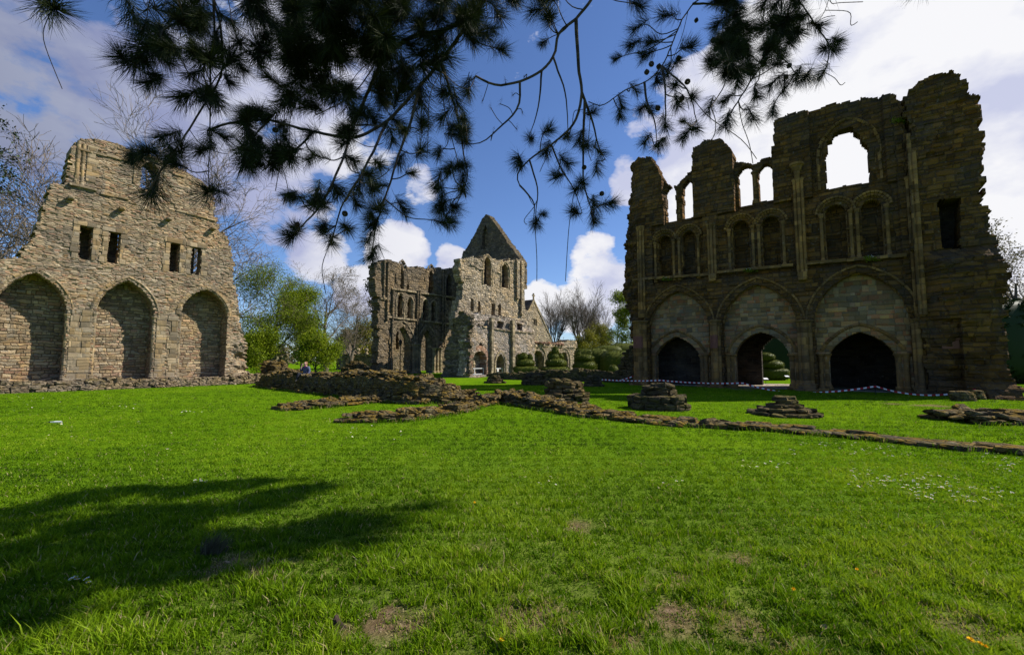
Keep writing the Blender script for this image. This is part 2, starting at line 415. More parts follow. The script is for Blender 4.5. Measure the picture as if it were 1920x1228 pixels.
def strip(ob):
    """drop vertices no face uses"""
    me = ob.data
    n = len(me.vertices)
    li = np.empty(len(me.loops), np.int32); me.loops.foreach_get('vertex_index', li)
    used = np.zeros(n, bool); used[li] = True
    if used.all(): return
    co = np.empty(n * 3, np.float32); me.vertices.foreach_get('co', co); co = co.reshape(-1, 3)
    mp = np.cumsum(used) - 1
    ls = np.empty(len(me.polygons), np.int32); me.polygons.foreach_get('loop_start', ls)
    tv = np.empty(len(me.polygons), np.float32); me.attributes['tint'].data.foreach_get('value', tv)
    m2 = bpy.data.meshes.new(me.name)
    m2.vertices.add(int(used.sum())); m2.vertices.foreach_set('co', co[used].ravel())
    m2.loops.add(len(li)); m2.loops.foreach_set('vertex_index', mp[li].astype(np.int32))
    m2.polygons.add(len(ls)); m2.polygons.foreach_set('loop_start', ls)
    m2.update(calc_edges=True)
    m2.attributes.new('tint', 'FLOAT', 'FACE').data.foreach_set('value', tv)
    m2.polygons.foreach_set('use_smooth', np.zeros(len(ls), bool))
    m2.materials.append(me.materials[0])
    ob.data = m2; nm = me.name; bpy.data.meshes.remove(me); m2.name = nm

def lathe(mb, c, prof, n=12, tint=None, k=0, squash=1.0):
    """turned stone: prof [(radius, z)...] around (u, d)"""
    a = np.arange(n) / n * 2 * math.pi
    for i in range(len(prof) - 1):
        r0, z0 = prof[i]; r1, z1 = prof[i + 1]
        v = np.concatenate([np.stack([c[0] + r0 * np.cos(a), c[1] + squash * r0 * np.sin(a), np.full(n, z0)], 1), np.stack([c[0] + r1 * np.cos(a), c[1] + squash * r1 * np.sin(a), np.full(n, z1)], 1)])
        q = [(j, (j + 1) % n, n + (j + 1) % n, n + j) for j in range(n)]
        mb.add(v, q, tint=h2(i // 1, k, 8) if tint is None else tint)

def shaft(mb, c, r, z0, z1, k=0, n=12, drum=.55, base=True, cap=True):
    p = []
    if base:
        p += [(r * 1.55, z0), (r * 1.55, z0 + .10), (r * 1.35, z0 + .16), (r * 1.42, z0 + .22), (r * 1.1, z0 + .28), (r, z0 + .32)]
        z0 = z0 + .32
    zz = z1 - (.34 if cap else 0)
    m = max(1, int((zz - z0) / drum))
    lathe(mb, c, p, n, k=k) if len(p) > 1 else None
    for i in range(m):
        za, zb = z0 + (zz - z0) * i / m, z0 + (zz - z0) * (i + 1) / m
        rr = r * (1 + .03 * (h2(i, k, 21) - .5))
        lathe(mb, c, [(rr * .97, za), (rr, za + .02), (rr, zb - .02), (rr * .97, zb)], n, tint=float(h2(i, k, 22)))
    if cap:
        lathe(mb, c, [(r, zz), (r * 1.15, zz + .04), (r * 1.02, zz + .08), (r * 1.25, zz + .2), (r * 1.6, zz + .25), (r * 1.6, zz + .34), (0, zz + .34)], n, k=k + 1)

def box(mb, lo, hi, tint=.5, rot=0, jit=0.0, k=0):
    lo, hi = np.array(lo, float), np.array(hi, float)
    c = (lo + hi) / 2; e = (hi - lo) / 2
    v = np.array([(x, y, z) for x in (-1, 1) for y in (-1, 1) for z in (-1, 1)], float) * e
    if jit: v += (np.array([[h2(i * 3 + a, k, 30) for a in range(3)] for i in range(8)]) - .5) * 2 * jit
    if rot:
        cs, sn = math.cos(rot), math.sin(rot); v = np.stack([v[:, 0] * cs - v[:, 1] * sn, v[:, 0] * sn + v[:, 1] * cs, v[:, 2]], 1)
    mb.add(v + c, [(0, 1, 3, 2), (4, 6, 7, 5), (0, 4, 5, 1), (2, 3, 7, 6), (0, 2, 6, 4), (1, 5, 7, 3)], tint=tint)

# rock template: rounded box
def _rock(nn=4):
    vs, qs = [], []
    for ax in range(3):
        for sg in (-1, 1):
            b = len(vs)
            for i in range(nn):
                for j in range(nn):
                    p = [0, 0, 0]; p[ax] = sg; p[(ax + 1) % 3] = -1 + 2 * i / (nn - 1); p[(ax + 2) % 3] = -1 + 2 * j / (nn - 1)
                    p = np.array(p, float); pp = np.abs(p); L = (pp ** 7).sum() ** (1 / 7.)
                    vs.append(p / L)
            for i in range(nn - 1):
                for j in range(nn - 1):
                    a = b + i * nn + j
                    q = (a, a + nn, a + nn + 1, a + 1)
                    qs.append(q if sg > 0 else q[::-1])
    return np.array(vs), np.array(qs)
ROCK_V, ROCK_Q = _rock()

def rocks(mb, C, D, yaw, tilt, k=0, rough=.22):
    """many stone slabs at once: centres C, half sizes D, turned by yaw and tilted"""
    n = len(C)
    if not n: return
    C, D, yaw, tilt = np.asarray(C), np.asarray(D), np.asarray(yaw), np.asarray(tilt)
    v = np.broadcast_to(ROCK_V, (n,) + ROCK_V.shape).copy()
    sd = (np.arange(n) * 7.31 + k * 3.3)[:, None]
    for a in range(3):
        v[:, :, a] += rough * 2 * (vnoise(ROCK_V[None, :, (a + 1) % 3] * 1.6 + sd, ROCK_V[None, :, (a + 2) % 3] * 1.6 + ROCK_V[None, :, a] * .9 + sd * .37, k + a) - .5)
    # corners knocked off at random
    v *= D[:, None, :]
    ct, st = np.cos(tilt), np.sin(tilt)
    x, y, z = v[..., 0], v[..., 1], v[..., 2]
    x, z = x * ct[:, None, 0] - z * st[:, None, 0], x * st[:, None, 0] + z * ct[:, None, 0]
    y, z = y * ct[:, None, 1] - z * st[:, None, 1], y * st[:, None, 1] + z * ct[:, None, 1]
    cy, sy = np.cos(yaw)[:, None], np.sin(yaw)[:, None]
    v = np.stack([x * cy - y * sy, x * sy + y * cy, z], -1) + C[:, None, :]
    nv = len(ROCK_V)
    q = (ROCK_Q[None] + (np.arange(n) * nv)[:, None, None]).reshape(-1, 4)
    mb.add(v.reshape(-1, 3), q, tint=np.repeat(h2(np.arange(n), np.full(n, k), 77), len(ROCK_Q)))

WALLP = []
def resample(P, step):
    P = np.array(P, float); L = np.r_[0, np.cumsum(np.linalg.norm(np.diff(P[:, :2], axis=0), axis=1))]
    n = max(2, int(L[-1] / step) + 1); t = np.linspace(0, L[-1], n)
    return np.stack([np.interp(t, L, P[:, a]) for a in range(P.shape[1])], 1), t, L

def lowwall(name, mtl, label, path, prof, k=0, ln=.34, ht=.10, top=.10, loose=.35, cat='ruined wall', group=None, dress=True, taper=.32):
    """low ruined wall on the lawn. path: ground points of its middle line; prof: (width, height) at each of them"""
    P = np.concatenate([np.array(path)[:, :2], np.array(prof)], 1)
    Q, t, L = resample(P, ln * .9)
    mb = MB(); C, D, Yw, Ti = [], [], [], []
    r = np.random.default_rng(k + 100)
    for i in range(len(Q)):
        x, y, w, h = Q[i]
        a = Q[min(i + 1, len(Q) - 1)] - Q[max(i - 1, 0)]; yaw = math.atan2(a[1], a[0])
        nx, ny = -math.sin(yaw), math.cos(yaw)
        bmp = (float(vnoise(x * .9, y * .9, k + 50)) - .5) + .6 * (float(vnoise(x * 2.6, y * 2.6, k + 51)) - .5)
        h = max(.07, h * .92 * (1 + .42 * bmp)); w = w * (1 + .25 * (float(vnoise(x * 1.1, y * 1.1, k + 52)) - .5))
        Q[i, 2], Q[i, 3] = w, h
        lev = max(1, int(round(h / ht)))
        for l in range(lev):
            zc = (l + .5) * h / lev
            wl = w * (1 - taper * (l / max(1, lev)))
            m = max(2, int(wl / (ln * .8)))
            for c in range(m):
                edge = c in (0, m - 1)
                if not edge and l < lev - 1: continue
                f = (c + .5) / m - .5
                off = f * wl + r.normal(0, .03)
                hh = h / lev * .5 * r.uniform(.85, 1.35)
                big = dress and l == 0 and edge and r.random() < .5
                sx = ln * (r.uniform(.42, .75) if not big else r.uniform(.7, 1.1)); sy = wl / m * r.uniform(.45, .7)
                jl = r.normal(0, ln * .22); sx *= r.uniform(.55, 1.25); hh *= r.uniform(.7, 1.5)
                C.append((x + nx * off + math.cos(yaw) * jl, y + ny * off + math.sin(yaw) * jl, zc + (r.normal(0, .025) if l == lev - 1 else 0)))
                D.append((sx, sy, hh)); Yw.append(yaw + r.normal(0, .20 if not big else .05)); tl = .12 if l else .08 if h > .2 else .035; Ti.append((r.normal(0, tl), r.normal(0, tl)) if not big else (r.normal(0, .02), r.normal(0, .02)))
        for q in range(r.poisson(loose * w / .5)):
            off = r.uniform(-.42, .42) * w * .8; s = r.uniform(.06, .17)
            C.append((x + nx * off + r.normal(0, .1), y + ny * off, h + s * .1)); D.append((s * r.uniform(1, 1.9), s * r.uniform(.7, 1.2), s * r.uniform(.3, .6)))
            Yw.append(r.uniform(0, 6.3)); Ti.append((r.normal(0, .2), r.normal(0, .2)))
    # earth core between the faces
    core = []
    for i in range(len(Q)):
        x, y, w, h = Q[i]; a = Q[min(i + 1, len(Q) - 1)] - Q[max(i - 1, 0)]; yaw = math.atan2(a[1], a[0]); nx, ny = -math.sin(yaw), math.cos(yaw)
        for o_, z_ in ((-.42, -.05), (-.33, h * .86), (0, h * .95), (.33, h * .86), (.42, -.05)): core.append((x + nx * o_ * w, y + ny * o_ * w, z_))
    n = len(Q)
    if cat != 'footing_': WALLP.append((name, Q.copy()))
    mb.add(core, [(5 * i + j, 5 * i + j + 1, 5 * i + 5 + j + 1, 5 * i + 5 + j) for i in range(n - 1) for j in range(4)], tint=.15)
    rocks(mb, C, D, Yw, Ti, k, .15)
    o = mb.build(name, mtl)
    return tag(o, label, cat, group)

def stump(name, label, x0, x1, yb, yt, tiers, k=0, mtl=None, group='stumps of the nave piers', octo=True, moss=True):
    """base of a vanished pier: stepped courses of moulded blocks, broken on top. tiers: (radius share, height share)"""
    p = G((x0 + x1) / 2, yb); d = p[1]
    rad = (x1 - x0) / 2 / FPX * d; hgt = (yb - yt) / FPX * d
    p = p + np.array([0, rad * .75, 0])
    r = np.random.default_rng(k + 400)
    mb = MB(); C, D, Yw, Ti = [], [], [], []
    z = 0
    for i, (rs, hs) in enumerate(tiers):
        hh = hs * hgt; rr = rs * rad
        n = max(6, int(2 * math.pi * rr / .36))
        for j in range(n):
            a = 2 * math.pi * (j + .3 * i) / n
            s = 2 * math.pi * rr / n
            C.append((p[0] + (rr - .16) * math.cos(a), p[1] + (rr - .16) * math.sin(a), z + hh / 2)); D.append((.2 * r.uniform(.8, 1.1), s * .52, hh * .52 * r.uniform(.8, 1.12)))
            C[-1] = (C[-1][0] + r.normal(0, .05), C[-1][1] + r.normal(0, .05), C[-1][2])
            Yw.append(a + r.normal(0, .12)); Ti.append((r.normal(0, .07), r.normal(0, .07)))
        lathe(mb, p[:2], [(max(.05, rr - .12), z), (max(.05, rr - .12), z + hh * .97), (0.01, z + hh)], 14, tint=.3)
        z += hh
    m = int(rad * rad * 16 * tiers[-1][0] ** 2) + 5
    for q in range(m):
        a = r.uniform(0, 6.3); q_ = math.sqrt(r.uniform(0, 1)) * tiers[-1][0] * rad * .8; s = r.uniform(.08, .2)
        C.append((p[0] + q_ * math.cos(a), p[1] + q_ * math.sin(a), z + .02)); D.append((s * 1.4, s, s * .45)); Yw.append(r.uniform(0, 6)); Ti.append((r.normal(0, .15), r.normal(0, .15)))
    v = np.array(C); rocks(mb, C, D, Yw, Ti, k, .12)
    o = mb.build(name, mtl or STUMP)
    return tag(o, label, 'pier stump', group)
# ------------------------------------------------------------------ camera
cam = bpy.data.cameras.new('camera'); cam.lens = FPX * 36 / PW; cam.sensor_width = 36; cam.sensor_fit = 'HORIZONTAL'
cam.clip_start = .05; cam.clip_end = 6000
co = bpy.data.objects.new('camera', cam); COL.objects.link(co)
co.location = (0, 0, EYE); co.rotation_euler = (math.pi / 2 + PITCH, 0, 0)
scene.camera = co

# ------------------------------------------------------------------ light
SUN_EL, SUN_AZ = R(43), math.atan2(.991, .139)       # azimuth from +Y towards +X
sd = np.array([math.sin(SUN_AZ) * math.cos(SUN_EL), math.cos(SUN_AZ) * math.cos(SUN_EL), math.sin(SUN_EL)])
sl = bpy.data.lights.new('sun', 'SUN'); sl.energy = 5.0; sl.angle = R(.53); sl.color = (1.0, .945, .85)
so = bpy.data.objects.new('sun', sl); COL.objects.link(so)
so.rotation_euler = Vector(sd).to_track_quat('Z', 'Y').to_euler(); so.location = (60, 10, 60)

w = bpy.data.worlds.new('World'); scene.world = w; w.use_nodes = True
nt = w.node_tree; nt.nodes.clear()
wo = nt.nodes.new('ShaderNodeOutputWorld'); bg = nt.nodes.new('ShaderNodeBackground')
sky = nd(nt, 'ShaderNodeTexSky', sky_type='NISHITA'); sky.sun_disc = False; sky.sun_elevation = SUN_EL; sky.sun_rotation = SUN_AZ
sky.air_density = 1.0; sky.dust_density = .2; sky.ozone_density = 4.0; sky.altitude = 100
SKY_STR = .085
tc = nd(nt, 'ShaderNodeTexCoord')
DIR = tc.outputs['Generated']
def dirpx(x, y):
    r = ray(x, y); return r / np.linalg.norm(r)
# clouds: lobes round chosen directions of the sky, broken up by noise
CL = [((1560, 330), 280, 1.15), ((1800, 70), 300, 1.12), ((1760, 400), 230, 1.1), ((1340, 200), 90, .85), ((1320, 420), 110, 1.05), ((1120, 550), 85, 1.0), ((1020, 562), 50, .7), ((1110, 480), 48, .66),
      ((745, 478), 60, 1.05), ((680, 550), 55, .9), ((850, 492), 38, .8), ((600, 475), 60, .62), ((150, 10), 240, .60), ((360, 170), 180, .66), ((560, 150), 180, .68), ((540, 375), 90, .62), ((790, 345), 40, .5),
      ((1180, 330), 50, .75), ((60, 330), 80, .2)]
acc = None
nzw = nd(nt, 'ShaderNodeTexNoise', i_Scale=6.5, i_Detail=10.0, i_Roughness=.58)
mp = nd(nt, 'ShaderNodeMapping'); mp.inputs['Scale'].default_value = (1, 1, 1.7); mp.inputs['Location'].default_value = (3.1, 1.7, .4)
lk(nt, DIR, mp.inputs[0]); lk(nt, mp.outputs[0], nzw.inputs['Vector'])
for (px_, py_), rad, wt in CL:
    d = dirpx(px_, py_); th = math.atan(rad / FPX)
    dt = nd(nt, 'ShaderNodeVectorMath', operation='DOT_PRODUCT'); lk(nt, DIR, dt.inputs[0]); dt.inputs[1].default_value = d
    mr = nd(nt, 'ShaderNodeMapRange', interpolation_type='SMOOTHSTEP'); lk(nt, dt.outputs['Value'], mr.inputs[0])
    mr.inputs[1].default_value = math.cos(th * 1.25); mr.inputs[2].default_value = math.cos(th * .25); mr.inputs[3].default_value = 0; mr.inputs[4].default_value = wt
    acc = mr.outputs[0] if acc is None else mth(nt, 'MAXIMUM', acc, mr.outputs[0])
cov = mth(nt, 'ADD', acc, mth(nt, 'MULTIPLY', mth(nt, 'SUBTRACT', nzw.outputs[0], .5), 2.3))
cm = ramp(nt, cov, [(.39, g3(0)), (.47, g3(.55)), (.60, g3(1))])
nz2 = nd(nt, 'ShaderNodeTexNoise', i_Scale=3.4, i_Detail=6.0, i_Roughness=.55); lk(nt, mp.outputs[0], nz2.inputs['Vector'])
# the left of the sky carries grey thin cloud, the sunward right bright white
dl = nd(nt, 'ShaderNodeVectorMath', operation='DOT_PRODUCT'); lk(nt, DIR, dl.inputs[0]); dl.inputs[1].default_value = (1, 0, 0)
bright = ramp(nt, mth(nt, 'ADD', mth(nt, 'MULTIPLY', dl.outputs['Value'], .5), .5), [(.10, (.26, .295, .42)), (.18, (.42, .46, .60)), (.26, (.76, .78, .88)), (.40, (.98, .98, 1.0)), (.75, g3(1.05))])
shd = ramp(nt, mth(nt, 'ADD', nz2.outputs[0], mth(nt, 'MULTIPLY', mth(nt, 'SUBTRACT', cov, .7), .12)), [(.42, (.60, .63, .82)), (.57, (.95, .95, .98))])
cc = mixc(nt, 1.0, shd, bright, 'MULTIPLY')
CLOUD = .665
cs = nd(nt, 'ShaderNodeVectorMath', operation='SCALE'); lk(nt, cc, cs.inputs[0]); cs.inputs['Scale'].default_value = CLOUD
ss = nd(nt, 'ShaderNodeVectorMath', operation='SCALE'); lk(nt, sky.outputs[0], ss.inputs[0]); ss.inputs['Scale'].default_value = SKY_STR
sb = mixc(nt, 1.0, ss.outputs[0], (.88, .98, 1.22), 'MULTIPLY')
mixw = mixc(nt, cm, sb, cs.outputs[0])
lk(nt, mixw, bg.inputs[0]); bg.inputs[1].default_value = 1.0
lk(nt, bg.outputs[0], wo.inputs[0])
scene.view_settings.view_transform = 'Standard'; scene.view_settings.look = 'None'
scene.view_settings.exposure = .5; scene.view_settings.gamma = 1
scene.cycles.max_bounces = 6; scene.cycles.diffuse_bounces = 3; scene.cycles.transparent_max_bounces = 6
scene.cycles.use_denoising = True

# ------------------------------------------------------------------ left ruin (north transept)
PL = Plane(G(431, 720)[:2], S_DIR, E_DIR)
def arch_px(pl, l, r, ap, d=0.0):
    ul, zl = pl.px(*l, d); ur, zr = pl.px(*r, d); ua, za = pl.px(*ap, d)
    zs = (zl + zr) / 2
    return (ul + ur) / 2, (ur - ul) / 2, zs, za - zs
LEDGE = PL.px(200, 709)[1]
LZ = {'a': arch_px(PL, (-12, 578), (127, 592), (72, 511)), 'b': arch_px(PL, (179, 586), (290, 596), (246, 526)), 'c': arch_px(PL, (339, 588), (427, 597), (391, 543))}
ruinL = empty('transept_wall', 'sunlit buff rubble ruin with three blind arches and four slit windows beside the bare trees', 'ruin', mw=PL.matrix())
outL = [(-420, 800), (-420, 560), (-150, 520), (-60, 505), (0, 487), (30, 480), (48, 462), (62, 452), (72, 432), (76, 404), (88, 380), (94, 350), (104, 345), (122, 343), (128, 325), (131, 300), (134, 275), (146, 260), (175, 259), (205, 264),
        (230, 273), (252, 284), (268, 289), (300, 295), (320, 309), (345, 317), (365, 330), (385, 345), (400, 362), (404, 402), (412, 428), (425, 440), (433, 470), (440, 492), (438, 520), (444, 550), (448, 590), (455, 612), (463, 645), (466, 682), (474, 712), (476, 760)]
outLu = PL.poly(outL)
DL = 1.25
holesL = [(arch_poly(*LZ[q][:2], LEDGE - .12 if q != 'a' else LEDGE - .1, *LZ[q][2:]), DL, False) for q in 'abc']
slits = [[(152, 422), (175, 427), (169, 488), (146, 483)], [(207, 433), (227, 437), (221, 495), (200, 491)], [(321, 454), (338, 457), (335, 511), (316, 508)], [(361, 462), (379, 465), (374, 517), (356, 513)]]
holesL += [(PL.poly(s), .7, False) for s in slits]
cl_l = arch_px(PL, (264, 322), (299, 329), (281, 300))
holesL.append((arch_poly(cl_l[0], cl_l[1], PL.px(281, 356)[1], *cl_l[2:]), 1.0, True))
bmL = [PL.poly([(222, 425), (226.5, 426), (224.5, 498), (219, 497)], 1.6), PL.poly([(366, 455), (371.5, 456), (368.5, 522), (362, 521)], 1.6)]
def dL(U, Z):
    d = np.zeros_like(U)
    ztop = PL.px(200, 300)[1]
    d += np.where(Z > ztop + .6, .10, 0)
    # right end is torn core work
    ue = PL.px(440, 600)[0]
    tear = np.clip((U - ue + .5) / 1.2, 0, 1)
    d += tear * (fbm(U * 1.6, Z * 2.2, 4) - .35) * .9
    d += np.where(Z < LEDGE, -.05, 0)
    return d
relief('wall', RUB_L, ruinL, outLu, .05, 1.6, holesL, dL, .030, .115, .27, .11, 1, bmask=bmL)
for i, q in enumerate('abc'):
    uc, a, zs, h = LZ[q]
    pan = [(uc - a - .25, LEDGE - .3), (uc + a + .25, LEDGE - .3), (uc + a + .25, zs + h + .25), (uc - a - .25, zs + h + .25)]
    relief('blind_arch_panel', PANEL_L, ruinL, pan, .06, .3, (), lambda U, Z: (fbm(U * .9, Z * .9, 31) - .5) * .12, .022, .19, .42, .0, 5 + i, back=False, d0=DL - .08)
    mb = MB()
    pth = arch_path(uc, a, zs if q != 'b' else zs, zs, h, 10)
    sweep(mb, pth, [(-.05, .5), (-.05, .14), (.0, .06), (.06, .10), (.10, .0), (.18, -.06), (.26, -.02), (.30, .04)] if q != 'c' else [(-.03, .35), (-.03, .03), (.1, -.05), (.26, -.03), (.28, .05)], 3 + i, .03)
    mb.build('arch_moulding', DRESS_L, ruinL)
    mb = MB()
    for sx in (-1, 1):
        if q == 'c' and sx > 0: continue
        if q == 'a' and sx < 0: continue
        shaft(mb, (uc + sx * (a + .02), .12), .11, LEDGE - .05, zs + .05, i * 3 + sx, 10)
        for z in np.arange(LEDGE, zs - .1, .36):
            hh = .34
            wd = .32 + .22 * h2(int(z * 9), i, 3)
            if sx > 0: box(mb, (uc + a + .12, -.03, z), (uc + a + .12 + wd, .2, z + hh), h2(int(z * 7), i, 5), jit=.012, k=int(z * 11))
            else: box(mb, (uc - a - .12 - wd, -.03, z), (uc - a - .12, .2, z + hh), h2(int(z * 7), i, 6), jit=.012, k=int(z * 11))
    mb.build('jamb', DRESS_L, ruinL)
for i, s in enumerate(slits):
    q = PL.poly(s); mb = MB()
    ul = min(p[0] for p in q); ur = max(p[0] for p in q); zt = max(p[1] for p in q); zb = min(p[1] for p in q)
    box(mb, (ul - .28, -.045, zt - .02), (ur + .3, .25, zt + .26), .3, jit=.02, k=i)
    z = zb; j = 0
    while z < zt - .25:
        hh = .26 + .2 * h2(i, j, 3)
        hh = min(hh, zt - .03 - z)
        for sx in (-1, 1):
            wd = .16 + .22 * h2(j, i, 4 + sx)
            if sx > 0: box(mb, (ur + .01, -.03, z), (ur + wd, .3, z + hh - .01), h2(j, i, 9), jit=.012, k=j)
            else: box(mb, (ul - wd, -.03, z), (ul - .01, .3, z + hh - .01), h2(j, i, 10), jit=.012, k=j + 9)
        z += hh; j += 1
    mb.build('slit_surround', DRESS_L, ruinL)
mb = MB()
sweep(mb, arch_path(cl_l[0], cl_l[1], PL.px(281, 352)[1], *cl_l[2:], 8), [(-.04, .9), (-.04, .3), (.06, .22), (.08, .10), (.18, .08), (.22, -.04), (.34, -.07), (.38, .03)], 9, .02)
mb.build('window_arch', DRESS_L, ruinL)
u0, z0 = PL.px(137, 345); u1, z1 = PL.px(139, 262)
mb = MB(); shaft(mb, (u0 + .12, .0), .09, z0, z1, 2, 10, cap=False); shaft(mb, (u0 + .34, -.0), .075, z0, z1 - .1, 3, 10, cap=False)
for j in range(6): box(mb, (u0 + .5, -.05, z0 + .35 + j * .36), (u0 + .8 + .25 * h2(j, 1, 1), .2, z0 + .69 + j * .36), h2(j, 2, 2), jit=.012, k=j)
box(mb, (u0 - .15, -.16, z0 - .14), (u0 + 1.0, .2, z0 - .005), .4, jit=.02)
mb.build('corner_shaft', DRESS_L, ruinL)
def course(mb, pl, a, b, dep=.10, h=.12, k=0):
    (ua, za), (ub, zb) = pl.px(*a), pl.px(*b); n = max(1, int(abs(ub - ua) / .55))
    for i in range(n):
        x0, x1 = ua + (ub - ua) * i / n, ua + (ub - ua) * (i + 1) / n
        zz = za + (zb - za) * (i + .5) / n
        box(mb, (x0 + .006, -dep * (.75 + .4 * h2(i, k, 2)), zz), (x1 - .006, .12, zz + h * (.9 + .2 * h2(i, k, 3))), h2(i, k, 4), jit=.01, k=i + k)
mb = MB()
for j, (a, b) in enumerate([((147, 282), (200, 294)), ((200, 294), (256, 308)), ((188, 365), (240, 375)), ((330, 396), (404, 415)), ((326, 328), (345, 334)), ((130, 346), (156, 352))]): course(mb, PL, a, b, k=j * 5)
mb.build('string_course', DRESS_L, ruinL)
for i, (x, y) in enumerate([(132, 373), (227, 393), (315, 412), (398, 430)]):
    u, z = PL.px(x, y); mb = MB()
    rocks(mb, [(u, -.18, z)], [(.14, .26, .09)], [0], [(0, 0)], i, .06); mb.build('corbel', DRESS_L, ruinL)
# stone bench at the foot
pts = [PL.world(u, -.42) for u in np.linspace(-13.5, 2.2, 14)]
lowwall('wall_footing', FOOT_L, 'mossy stone bench running along the foot of the three arched ruin', pts, [(1.5, LEDGE * (.93 + .08 * h2(i, 3, 3))) for i in range(14)], 5, .42, .16, loose=.25, cat='footing')

# ------------------------------------------------------------------ right ruin (nave bays)
W_DIR = -E_DIR
PR = Plane(G(1480, 731)[:2], W_DIR, S_DIR)
ruinR = empty('nave_wall', 'tall shaded ruin with three great arches, blind lancets and a big empty window on top', 'ruin', mw=PR.matrix())
outR = [(1186, 770), (1187, 640), (1181, 618), (1176, 590), (1166, 556), (1163, 548), (1168, 540), (1164, 505), (1169, 470), (1172, 420), (1175, 380), (1179, 330), (1180, 303), (1196, 294), (1218, 296), (1228, 312), (1238, 330), (1246, 342), (1262, 348), (1272, 336),
        (1285, 325), (1297, 318), (1297, 296), (1300, 274), (1320, 264), (1350, 262), (1366, 274), (1374, 296), (1398, 301), (1412, 303), (1424, 294), (1440, 290), (1447, 290), (1449, 262), (1455, 225), (1472, 216), (1520, 204), (1560, 193), (1600, 185), (1640, 178), (1675, 177), (1691, 186), (1695, 222), (1705, 300), (1716, 480), (1738, 620), (1745, 790)]
bays = [dict(bl=(1217, 607), br=(1328, 606), ba=(1266, 546), ol=(1228, 666), orr=(1312, 665), oa=(1266, 631)),
        dict(bl=(1354, 604), br=(1495, 603), ba=(1436, 531), ol=(1378, 665), orr=(1480, 664), oa=(1424, 623)),
        dict(bl=(1527, 603), br=(1708, 600), ba=(1604, 511), ol=(1555, 664), orr=(1679, 663), oa=(1612, 622))]
RED_DRUM = plain('faded_red_stone', (.20, .085, .06), .9, .3, 5)
DR = .42
holesR = []
for b in bays:
    b['B'] = arch_px(PR, b['bl'], b['br'], b['ba'])
    b['O'] = arch_px(PR, b['ol'], b['orr'], b['oa'], DR)
    holesR.append((arch_poly(b['B'][0], b['B'][1], -.5, *b['B'][2:]), DR, False))
lanc = [(1231, 1256, 528, 440, 456), (1276, 1302, 523, 431, 448), (1371, 1404, 510, 412, 434), (1427, 1461, 504, 403, 426), (1546, 1587, 492, 381, 408), (1614, 1655, 483, 371, 398)]
LN = []
for (xa, xb, yb, yt, ys) in lanc:
    A = arch_px(PR, (xa, ys), (xb, ys - 3), ((xa + xb) / 2 + .5, yt)); A = (A[0], A[1], A[2] + A[3] - A[1], A[1]); zb = PR.px((xa + xb) / 2, yb)[1]
    LN.append((A, zb)); holesR.append((arch_poly(A[0], A[1], zb, *A[2:]), .95, False))
cle = [((1243, 362), (1264, 358), (1254, 344), 413), ((1276, 354), (1298, 350), (1287, 333), 406), ((1381, 322), (1410, 318), (1396, 305), 383), ((1419, 318), (1447, 314), (1433, 303), 374)]
CLR = []
for l, r_, ap, yb in cle:
    A = arch_px(PR, l, r_, ap); zb = PR.px(ap[0], yb)[1]; CLR.append((A, zb))
    holesR.append((arch_poly(A[0], A[1], zb, *A[2:]), 1, True))
bigw = PR.poly([(1549, 352), (1549, 310), (1546, 290), (1552, 275), (1551, 262), (1560, 258), (1564, 246), (1576, 238), (1588, 235), (1598, 236), (1604, 246), (1612, 250), (1618, 262), (1627, 268), (1630, 285), (1631, 310), (1632, 339)])
holesR.append((bigw, 1, True))
us = [PR.px(x, 450)[0] for x in (1222, 1318, 1345, 1488, 1512, 1690)]
zt0, zt1 = PR.px(1436, 512)[1], PR.px(1400, 392)[1]
usil = PR.px(1500, 375)[0]
def dR(U, Z):
    d = np.zeros_like(U)
    inb = ((U > us[0]) & (U < us[1])) | ((U > us[2]) & (U < us[3])) | ((U > us[4]) & (U < us[5]))
    d += np.where(inb & (Z > zt0) & (Z < zt1), .22, 0)
    # clerestory: bays stand back between the piers
    for xa, xb in ((1241, 1297), (1377, 1448)):
        ua, ub = PR.px(xa, 350)[0], PR.px(xb, 350)[0]
        d += np.where((U > ua) & (U < ub) & (Z > zt1), .40, 0)
    ua, ub = PR.px(1520, 300)[0], PR.px(1660, 300)[0]
    d += np.where((U > ua) & (U < ub) & (Z > zt1), .25, 0)
    d += (fbm(U * .8, Z * .5, 61) - .5) * .22 * (Z > zt0)
    ul = PR.px(1205, 500)[0]
    d += np.clip((ul - U) / .9, 0, 1) * (Z > 4) * (fbm(U * 2, Z * 2, 5) * .9)
    return d
relief('wall', RUB_R, ruinR, PR.poly(outR), .055, 1.0, holesR, dR, .03, .24, .5, .10, 21, bmask=[arch_poly(b['O'][0], b['O'][1], -.5, *b['O'][2:]) for b in bays] + [arch_poly(A[0], A[1], zb, *A[2:]) for A, zb in LN])
